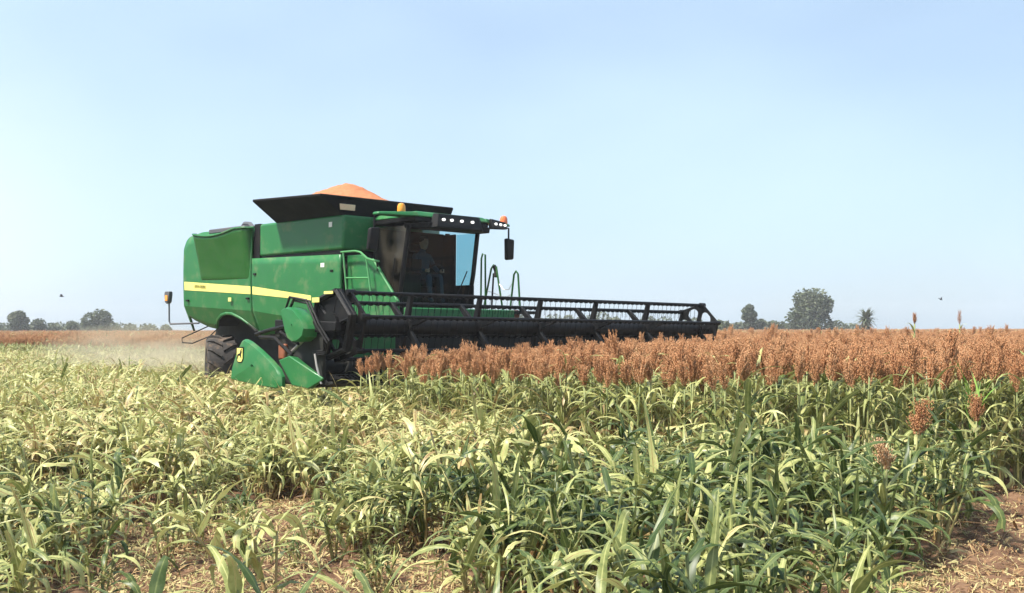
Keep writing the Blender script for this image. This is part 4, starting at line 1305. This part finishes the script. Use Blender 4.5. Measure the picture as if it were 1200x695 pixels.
# --- driver
def skin_body(name, chain, edges, mat, sub=2):
    me = bpy.data.meshes.new(name)
    me.from_pydata([c[0] for c in chain], edges, [])
    o = bpy.data.objects.new(name, me)
    link(o)
    md = o.modifiers.new("skin", 'SKIN'); md.use_smooth_shade = True
    for i, c in enumerate(chain):
        r = c[1]
        me.skin_vertices[0].data[i].radius = (r, r) if not isinstance(r, tuple) else r
    me.skin_vertices[0].data[0].use_root = True
    s = o.modifiers.new("sub", 'SUBSURF'); s.levels = s.render_levels = sub
    me.materials.append(mat)
    return o
X = -T0
def driver():
    J = [((X - 3.58, 0, 2.66), .14), ((X - 3.60, 0, 2.84), (.12, .14)), ((X - 3.58, 0, 3.02), (.12, .16)), ((X - 3.56, 0, 3.12), .075), ((X - 3.54, 0, 3.18), .055), ((X - 3.52, 0, 3.25), .085), ((X - 3.53, 0, 3.33), .09), ((X - 3.53, 0, 3.385), .06)]
    E = [(i, i + 1) for i in range(7)]
    for sg in (-1, 1):
        k = len(J)
        J += [((X - 3.57, sg * .17, 3.05), .065), ((X - 3.48, sg * .24, 2.84), .05), ((X - 3.32, sg * .22, 2.74), .042), ((X - 3.20, sg * .19, 2.75), .032), ((X - 3.16, sg * .175, 2.74), .028)]
        E += [(2, k), (k, k + 1), (k + 1, k + 2), (k + 2, k + 3), (k + 3, k + 4)]
        k = len(J)
        J += [((X - 3.50, sg * .10, 2.64), .095), ((X - 3.20, sg * .14, 2.66), .075), ((X - 3.16, sg * .14, 2.40), .055), ((X - 3.14, sg * .14, 2.19), .045), ((X - 3.06, sg * .14, 2.165), .035)]
        E += [(0, k), (k, k + 1), (k + 1, k + 2), (k + 2, k + 3), (k + 3, k + 4)]
    o = skin_body("person", J, E, M['shirt'])
    o.location = harv.location; o.rotation_euler = harv.rotation_euler
    tag(o, "person in dark clothes seated at the wheel inside the harvester cab", "person")
    h = MB(); h.lathe_z([(0.02, -.125), (.060, -.10), (.078, -.04), (.088, .03), (.08, .09), (.05, .125), (.01, .135)], (X - 3.515, 0, 3.29), 20)
    fo = h.build("face", M['skin'], o, 0, True)
    q = MB(); q.lathe_z([(.093, .03), (.096, .07), (.085, .115), (.05, .145), (.01, .15)], (X - 3.53, 0, 3.29), 20)
    q.build("hair", M['hair'], o, 0, True)
    nz_ = MB(); nz_.hexa([(X - 3.435, -.012, 3.30), (X - 3.435, .012, 3.30), (X - 3.43, .016, 3.262), (X - 3.43, -.016, 3.262)], [(X - 3.425, -.004, 3.30), (X - 3.425, .004, 3.30), (X - 3.408, .008, 3.265), (X - 3.408, -.008, 3.265)])
    for sg in (-1, 1):
        nz_.lathe_z([(.004, -.03), (.012, -.02), (.014, .015), (.006, .028)], (X - 3.525, sg * .088, 3.285), 8)
    nz_.build("nose_and_ears", M['skin'], fo, 0, True)
    for sg in (-1, 1):
        hand = MB()
        for d in range(4):
            hand.tube([(X - 3.165, sg * .178, 2.745 + .018 * (d - 1.5)), (X - 3.135, sg * .195, 2.750 + .018 * (d - 1.5)), (X - 3.125, sg * .172, 2.752 + .018 * (d - 1.5))], .0085, 6)
        hand.tube([(X - 3.18, sg * .165, 2.765), (X - 3.155, sg * .158, 2.785), (X - 3.135, sg * .165, 2.79)], .0095, 6)
        hand.tube([(X - 3.21, sg * .19, 2.75), (X - 3.155, sg * .178, 2.742)], .036, 10, .032)
        hand.build("hand", M['skin'], o, 0, True)
driver()

# ------------------------------------------------------------------ header (the cutting platform carried in front)
H0 = -0.8
head = empty("grain_header", tuple(MC + FW * H0), ROT)
head.rotation_euler = (R(-0.45), R(0.0), ROT)
tag(head, "wide grain header with black reel and green end shields mounted before the harvester", "grain header")
def gb(): return MB((-H0, 0, 0))
LV = 4.62
LF_ = 4.24
gb().prism_y([(-1.25, 0.80), (-1.18, 0.80), (-1.18, 1.55), (-1.25, 1.55)], -LV, -2.5).build("back_sheet", M['green'], head, 0.01)
gb().prism_y([(-1.25, 0.80), (-1.18, 0.80), (-1.18, 1.50), (-1.25, 1.50)], -2.498, LF_).build("back_sheet", M['dark'], head, 0.01)
tb = gb().box(-1.36, -1.26, -2.2, 0.3, 1.56, 1.96).build("centre_frame", M['green'], head, 0.02)
gb().box(-1.42, -1.26, -LV, LF_, 1.40, 1.54).build("top_beam", M['dark'], head, 0.02)
pn = gb().prism_y([(-1.2, 0.78), (-0.5, 0.72), (0.10, 0.80), (0.10, 0.84), (-0.5, 0.76), (-1.2, 0.82)], -LV, LF_).build("pan", M['dark'], head)
kn = gb().box(0.02, 0.16, -LV, LF_, 0.86, 0.93)
for i in range(121):
    v = -LV + .02 + (LV + LF_ - .04) * i / 120
    kn.hexa([(0.16, v - .018, .875), (0.16, v + .018, .875), (0.16, v + .018, .915), (0.16, v - .018, .915)], [(0.28, v - .004, .87), (0.28, v + .004, .87), (0.28, v + .004, .88), (0.28, v - .004, .88)])
kn.build("cutter_bar", M['black'], head)
au = gb()
au.tube([(-0.55, -LV + .05, 1.02), (-0.55, LF_ - .05, 1.02)], 0.11, 16)
nf = 340
vs_, fs_ = [], []
for i in range(nf + 1):
    v = -LV + 0.1 + (LV + LF_ - 0.2) * i / nf
    a = (2 * math.pi * (v / 0.5)) * (1 if v < 0 else -1)
    for rr in (0.10, 0.26):
        vs_.append((-0.55 + rr * math.cos(a), v, 1.02 + rr * math.sin(a)))
for i in range(nf):
    fs_.append((2 * i, 2 * i + 1, 2 * i + 3, 2 * i + 2))
au.add(vs_, fs_)
au.build("auger", M['dark'], head, 0, True)

# reel
RC = (0.0, 1.625)
RR = 0.50
A0 = R(75)
RV0, RV1 = -4.32, 4.05
STN = [-4.30, -3.23, -1.82, -0.44, 0.96, 2.41, 4.05]
reel = gb().tube([(RC[0], RV0, RC[1]), (RC[0], RV1, RC[1])], 0.125, 16).build("reel", M['black'], head, smooth=True)
def bat_at(k):
    a = A0 + R(60) * k
    return RC[0] + RR * math.cos(a), RC[1] + RR * math.sin(a)
for k in range(6):
    x, z = bat_at(k)
    b = gb().tube([(x, RV0 - 0.02, z), (x, RV1 + 0.02, z)], 0.028, 8)
    n = 66
    for i in range(n):
        v = RV0 + 0.06 + (RV1 - RV0 - 0.12) * i / (n - 1)
        b.tube([(x, v, z - 0.01), (x - 0.02, v, z - 0.13), (x - 0.035, v, z - 0.27)], 0.0045, 4)
        b.box(x - .032, x + .032, v - .014, v + .014, z - .04, z - .01)
    b.build("reel_bat", M['black'], reel)
for v in STN[1:-1]:
    b = gb()
    for k in range(6):
        x, z = bat_at(k)
        d = Vector((x - RC[0], 0, z - RC[1])).normalized(); s = Vector((-d.z, 0, d.x))
        c0, c1 = Vector((RC[0], v, RC[1])) + d * 0.1, Vector((x, v, z))
        b.hexa([c0 - s * .055 - Vector((0, .03, 0)), c0 + s * .055 - Vector((0, .03, 0)), c0 + s * .055 + Vector((0, .03, 0)), c0 - s * .055 + Vector((0, .03, 0))],
               [c1 - s * .035 - Vector((0, .03, 0)), c1 + s * .035 - Vector((0, .03, 0)), c1 + s * .035 + Vector((0, .03, 0)), c1 - s * .035 + Vector((0, .03, 0))])
    b.lathe_y([(0.02, -.035), (.155, -.035), (.155, .035), (0.02, .035)], (RC[0], v, RC[1]), 18)
    b.build("reel_spider", M['black'], reel, 0.006)
def end_disc(v, name):
    """hexagonal end plate with six round openings"""
    b = gb()
    n = 14
    th = 0.018
    for k in range(6):
        x0, z0 = bat_at(k); x1, z1 = bat_at(k + 1)
        c = Vector((RC[0], v, RC[1]))
        p0, p1 = Vector((x0, v, z0)), Vector((x1, v, z1))
        m = (c + p0 + p1) / 3
        tri = [c, p0 + (p0 - c) * .07, p1 + (p1 - c) * .07]
        out_l, in_l = [], []
        N3 = 24
        for i in range(N3):
            s = i / N3 * 3
            a, q = int(s), s - int(s)
            p = tri[a].lerp(tri[(a + 1) % 3], q)
            d = (p - m); d.y = 0
            out_l.append(p); in_l.append(m + d.normalized() * min(0.135, d.length * 0.72))
        vs = []
        for y in (-th, th):
            vs += [p + Vector((0, y, 0)) for p in out_l] + [p + Vector((0, y, 0)) for p in in_l]
        fs = []
        L2 = 2 * N3
        for i in range(N3):
            j = (i + 1) % N3
            fs += [(i, j, N3 + j, N3 + i), (L2 + i, L2 + N3 + i, L2 + N3 + j, L2 + j), (N3 + i, N3 + j, L2 + N3 + j, L2 + N3 + i), (i, L2 + i, L2 + j, j)]
        b.add(vs, fs)
    b.lathe_y([(0.02, -.06), (.15, -.06), (.15, .06), (0.02, .06)], (RC[0], v, RC[1]), 18)
    for k in range(6):
        x, z = bat_at(k)
        b.tube([(x, v - .07, z), (x, v + .07, z)], 0.045, 8)
    return b.build(name, M['black'], reel)
end_disc(RV0 - 0.03, "reel_end_plate")
end_disc(RV1 + 0.03, "reel_end_plate")
# bat control ring set beside the near end plate
rg = gb()
for rr, vv, cx_ in ((0.50, RV0 - 0.14, -0.10), (0.50, RV0 - 0.20, -0.10)):
    pts = [(cx_ + rr * math.cos(a), vv, RC[1] + 0.02 + rr * math.sin(a)) for a in [A0 + R(60) * k for k in range(7)]]
    rg.tube(pts, 0.045, 6)
for k in range(6):
    a = A0 + R(60) * k
    rg.tube([(-0.10, RV0 - 0.17, RC[1]), (-0.10 + 0.5 * math.cos(a), RV0 - 0.17, RC[1] + 0.5 * math.sin(a))], 0.03, 6)
for (q0, q1) in ((0, 1), (1, 2), (2, 3), (5, 0)):
    pa, pb = [(-0.10 + 0.49 * math.cos(A0 + R(60) * q), RC[1] + 0.02 + 0.49 * math.sin(A0 + R(60) * q)) for q in (q0, q1)]
    cc = (-0.10, RC[1])
    tri = [(cc[0], cc[1]), pa, pb]
    rg.prism_y(tri, RV0 - 0.175 - 0.003 * q0, RV0 - 0.165 - 0.003 * q0)
rg.lathe_y([(0.02, -.08), (.20, -.08), (.20, .08), (0.02, .08)], (-0.10, RV0 - 0.16, RC[1]), 18)
rg.build("bat_control_ring", M['black'], reel)
# reel arms and lift cylinders at both ends
for v in (-4.66, 4.30):
    s = -1 if v < 0 else 1
    arm = gb().hexa([(-1.30, v - .05, 1.50), (-1.30, v + .05, 1.50), (-1.30, v + .05, 1.72), (-1.30, v - .05, 1.72)], [(0.28, v - .05, 1.55), (0.28, v + .05, 1.55), (0.28, v + .05, 1.68), (0.28, v - .05, 1.68)]).build("reel_arm", M['black'], head, 0.012)
    gb().tube([(-1.05, v, 1.15), (-0.35, v, 1.56)], 0.028, 8).build("lift_cylinder", M['steel'], arm, smooth=True)
# yellow hazard decals at the near reel end
gb().box(-0.20, 0.02, RV0 - 0.262, RV0 - 0.252, 2.085, 2.125).box(-0.50, -0.32, RV0 - 0.262, RV0 - 0.252, 1.97, 2.04).build("hazard_decal", M['yellow'], reel)
# hydraulic hoses
hs = gb()
for q, (dx, dz) in enumerate(((0, 0), (.05, .03), (-.04, .05))):
    hs.tube([(-1.2, -4.62 - .02 * q, 1.62 + dz), (-0.75 + dx, -4.74 - .02 * q, 2.0 + dz), (-0.35 + dx, -4.76, 1.95 + dz), (-0.10 + dx, -4.76, 1.62 + dz), (0.10 + dx, -4.72, 1.38 + dz), (0.02 + dx, -4.70, 1.22 + dz), (-0.25 + dx, -4.70, 1.20 + dz)], 0.018, 7)
hs.build("hydraulic_hose", M['black'], head, smooth=True)
gb().tube([(-0.18, -4.74, 1.22), (-0.10, -4.76, 1.05), (0.02, -4.76, 0.80)], 0.016, 7).build("support_rod", M['steel'], head, smooth=True)
gb().box(-1.25, -0.1, -4.66, -4.60, 0.76, 1.50).build("end_sheet", M['dark'], head, 0.01)
gb().box(-1.25, -0.1, 4.24, 4.30, 0.76, 1.50).build("end_sheet", M['dark'], head, 0.01)
gb().box(-1.16, -0.98, -4.74, -4.66, 1.12, 1.36).build("drive_gearbox", M['rust'], head, 0.03)
gb().tube([(-1.85, -4.70, 1.50), (-1.4, -4.72, 1.57), (-0.95, -4.74, 1.62)], 0.03, 8).tube([(-1.1, -4.74, 1.54), (-0.6, -4.74, 1.36)], 0.022, 8).tube([(-1.7, -4.72, 1.46), (-1.25, -4.74, 1.45), (-0.8, -4.72, 1.20)], 0.028, 8).build("drive_shaft", M['black'], head, smooth=True)
def shield(v, s):
    # big pear shaped side shield behind the end sheet
    pts = [(-2.20, 0.80), (-2.16, 0.98), (-2.02, 1.24), (-1.88, 1.40), (-1.80, 1.425), (-1.66, 1.39), (-1.35, 1.26), (-1.05, 1.11), (-0.85, 0.99), (-0.76, 0.88), (-0.76, 0.74), (-0.84, 0.70), (-1.5, 0.74)]
    m = Vector((-1.5, v, 1.03))
    rows = []
    for sc, off in ((1.0, 0.0), (1.0, .05), (0.94, .085), (0.6, .10), (0.05, .11)):
        rows.append([(m.x + (p[0] - m.x) * sc, v + s * off, m.z + (p[1] - m.z) * sc) for p in pts + pts[:1]])
    b = gb().grid(rows)
    b.add([(p[0], v, p[1]) for p in pts], [tuple(range(len(pts)))])
    return b.build("end_shield", M['green'], head, 0, True)
def mark(parent, t, v, z, h, s):
    """yellow shield badge with a dark leaping animal"""
    sh_ = [(-.5, .55), (.5, .55), (.5, -.25), (0.28, -.5), (-.28, -.5), (-.5, -.25)]
    def put(pts, off, mat, nm):
        gb().prism_y([(t - s * 0 + x * h, z + y * h) for x, y in pts], v + s * off, v + s * (off + .004)).build(nm, mat, parent)
    put([(x * .95, y * 1.1) for x, y in sh_], 0.0, M['black'], "badge_border")
    put([(x * .78, y * .93) for x, y in sh_], 0.006, M['yellow'], "badge_field")
    body = [(-.36, -.28), (-.30, -.30), (-.20, -.05), (.05, .0), (.20, -.20), (.27, -.20), (.20, .05), (.26, .2), (.34, .24), (.24, .32), (.30, .48), (.20, .46), (.12, .30), (.06, .14), (-.22, .10), (-.30, -.02)]
    put(body, 0.012, M['black'], "badge_animal")
for v, s in ((-4.70, -1), (4.34, 1)):
    o = shield(v + s * 0.16, s)
    if s < 0:
        mark(o, -1.86, v - 0.16 - 0.102, 1.18, 0.21, -1)
    if s > 0: continue
    # rounded drive cover above it
    pts = [(-0.86, 1.86), (-0.72, 1.90), (-0.52, 1.86), (-0.30, 1.70), (-0.22, 1.58), (-0.26, 1.47), (-0.40, 1.40), (-0.55, 1.39), (-0.66, 1.44), (-0.74, 1.56)]
    mm = Vector((-0.53, v, 1.64))
    rows = []
    for sc, off in ((1.0, -.10), (1.0, .10), (0.93, .14), (0.05, .15)):
        rows.append([(mm.x + (p[0] - mm.x) * sc, v + s * (off + .06), mm.z + (p[1] - mm.z) * sc) for p in pts + pts[:1]])
    b = gb().grid(rows); b.add([(p[0], v + s * (-.04), p[1]) for p in pts], [tuple(range(len(pts)))])
    b.build("drive_cover", M['green'], head, 0, True)
    # crop divider: a long snout reaching forward and down
    b = gb()
    v = v + s * 0.05; ya, yb = v - s * 0.07, v + s * 0.09
    b.hexa([(-0.98, yb, 1.12), (-0.70, yb, 1.19), (0.08, v + s * .03, 0.885), (0.06, v + s * .03, 0.85), (-0.28, yb - s * .06, 0.72), (-0.62, yb, 0.76)],
           [(-0.98, ya, 1.10), (-0.70, ya, 1.17), (0.08, v, 0.885), (0.06, v, 0.85), (-0.28, ya, 0.72), (-0.62, ya, 0.76)])
    b.build("crop_divider", M['green'], head, 0.02)
mark(tb, -1.255, 0, 1.83, 0.001, 1)

# ------------------------------------------------------------------ birds
def bird(loc, span, label, roll):
    o = empty("bird", loc); o.rotation_euler = (roll, 0.2, 0.6); tag(o, label, "bird")
    J = [((-.11, 0, 0), .012), ((-.04, 0, 0), .03), ((.05, 0, 0), .034), ((.10, 0, .015), .02), ((.135, 0, .02), .02), ((.165, 0, .015), .006)]
    b = skin_body("body", J, [(i, i + 1) for i in range(5)], M['bird'], 1); b.parent = o
    for s in (-1, 1):
        MB().hexa([(.05, s * .02, .01), (-.05, s * .02, .01), (-.03, s * span * .3, .10), (.06, s * span * .28, .10)], [(.05, s * .02, .018), (-.05, s * .02, .018), (-.03, s * span * .3, .106), (.06, s * span * .28, .106)]) \
            .hexa([(.06, s * span * .28, .10), (-.03, s * span * .3, .10), (-.06, s * span * .5, .06)], [(.06, s * span * .28, .106), (-.03, s * span * .3, .106), (-.06, s * span * .5, .063)]).build("wing", M['bird'], o)
bird((-24.4, 60, 3.45), .34, "small dark bird flying over the left field", 0.2)
bird((23.2, 60, 3.2), .24, "small dark bird flying low over the right field", -0.3)

# ------------------------------------------------------------------ air: haze and dust
def volume_box():
    b = MB().box(-330, 330, -12, 420, -1.0, 10.5)
    me = b.mesh("haze")
    m = bpy.data.materials.new("haze_air"); m.use_nodes = True
    t = m.node_tree; t.nodes.clear()
    o_ = t.nodes.new("ShaderNodeOutputMaterial"); pv = t.nodes.new("ShaderNodeVolumePrincipled")
    pv.inputs["Color"].default_value = (0.97, 0.985, 1.0, 1)
    pv.inputs["Density"].default_value = 0.0007
    t.links.new(pv.outputs["Volume"], o_.inputs["Volume"])
    me.materials.append(m)
    o = link(bpy.data.objects.new("haze", me)); tag(o, "thin pale haze in the air over the field", "haze", kind="stuff")
volume_box()
def dust():
    c = MC + FW * -14.6 + LF * -0.3
    bm = bmesh.new(); bmesh.ops.create_icosphere(bm, subdivisions=4, radius=1.0)
    me = bpy.data.meshes.new("dust"); bm.to_mesh(me); bm.free()
    m = bpy.data.materials.new("dust_cloud"); m.use_nodes = True
    t = m.node_tree; t.nodes.clear()
    o_ = t.nodes.new("ShaderNodeOutputMaterial"); pv = t.nodes.new("ShaderNodeVolumePrincipled")
    pv.inputs["Color"].default_value = (0.88, 0.78, 0.55, 1)
    co = t.nodes.new("ShaderNodeTexCoord")
    ln = t.nodes.new("ShaderNodeVectorMath"); ln.operation = 'LENGTH'
    t.links.new(co.outputs["Object"], ln.inputs[0])
    mr = t.nodes.new("ShaderNodeMapRange"); mr.inputs["From Min"].default_value = 1.0; mr.inputs["From Max"].default_value = 0.1
    mr.inputs["To Min"].default_value = 0.0; mr.inputs["To Max"].default_value = 1.0
    t.links.new(ln.outputs["Value"], mr.inputs["Value"])
    n = t.nodes.new("ShaderNodeTexNoise"); n.inputs["Scale"].default_value = 2.6; n.inputs["Detail"].default_value = 4
    t.links.new(co.outputs["Object"], n.inputs["Vector"])
    mr2 = t.nodes.new("ShaderNodeMapRange"); mr2.inputs["From Min"].default_value = 0.35; mr2.inputs["From Max"].default_value = 0.7
    mr2.inputs["To Max"].default_value = 0.65
    t.links.new(n.outputs["Fac"], mr2.inputs["Value"])
    mu = t.nodes.new("ShaderNodeMath"); mu.operation = 'MULTIPLY'
    t.links.new(mr.outputs["Result"], mu.inputs[0]); t.links.new(mr2.outputs["Result"], mu.inputs[1])
    t.links.new(mu.outputs[0], pv.inputs["Density"])
    t.links.new(pv.outputs["Volume"], o_.inputs["Volume"])
    me.materials.append(m)
    o = link(bpy.data.objects.new("dust", me)); tag(o, "yellowish dust cloud hanging low behind the harvester's rear wheel", "dust", kind="stuff")
    o.location = (c.x, c.y, 0.75); o.rotation_euler = (0, 0, ROT); o.scale = (5.6, 2.6, 1.15)
dust()
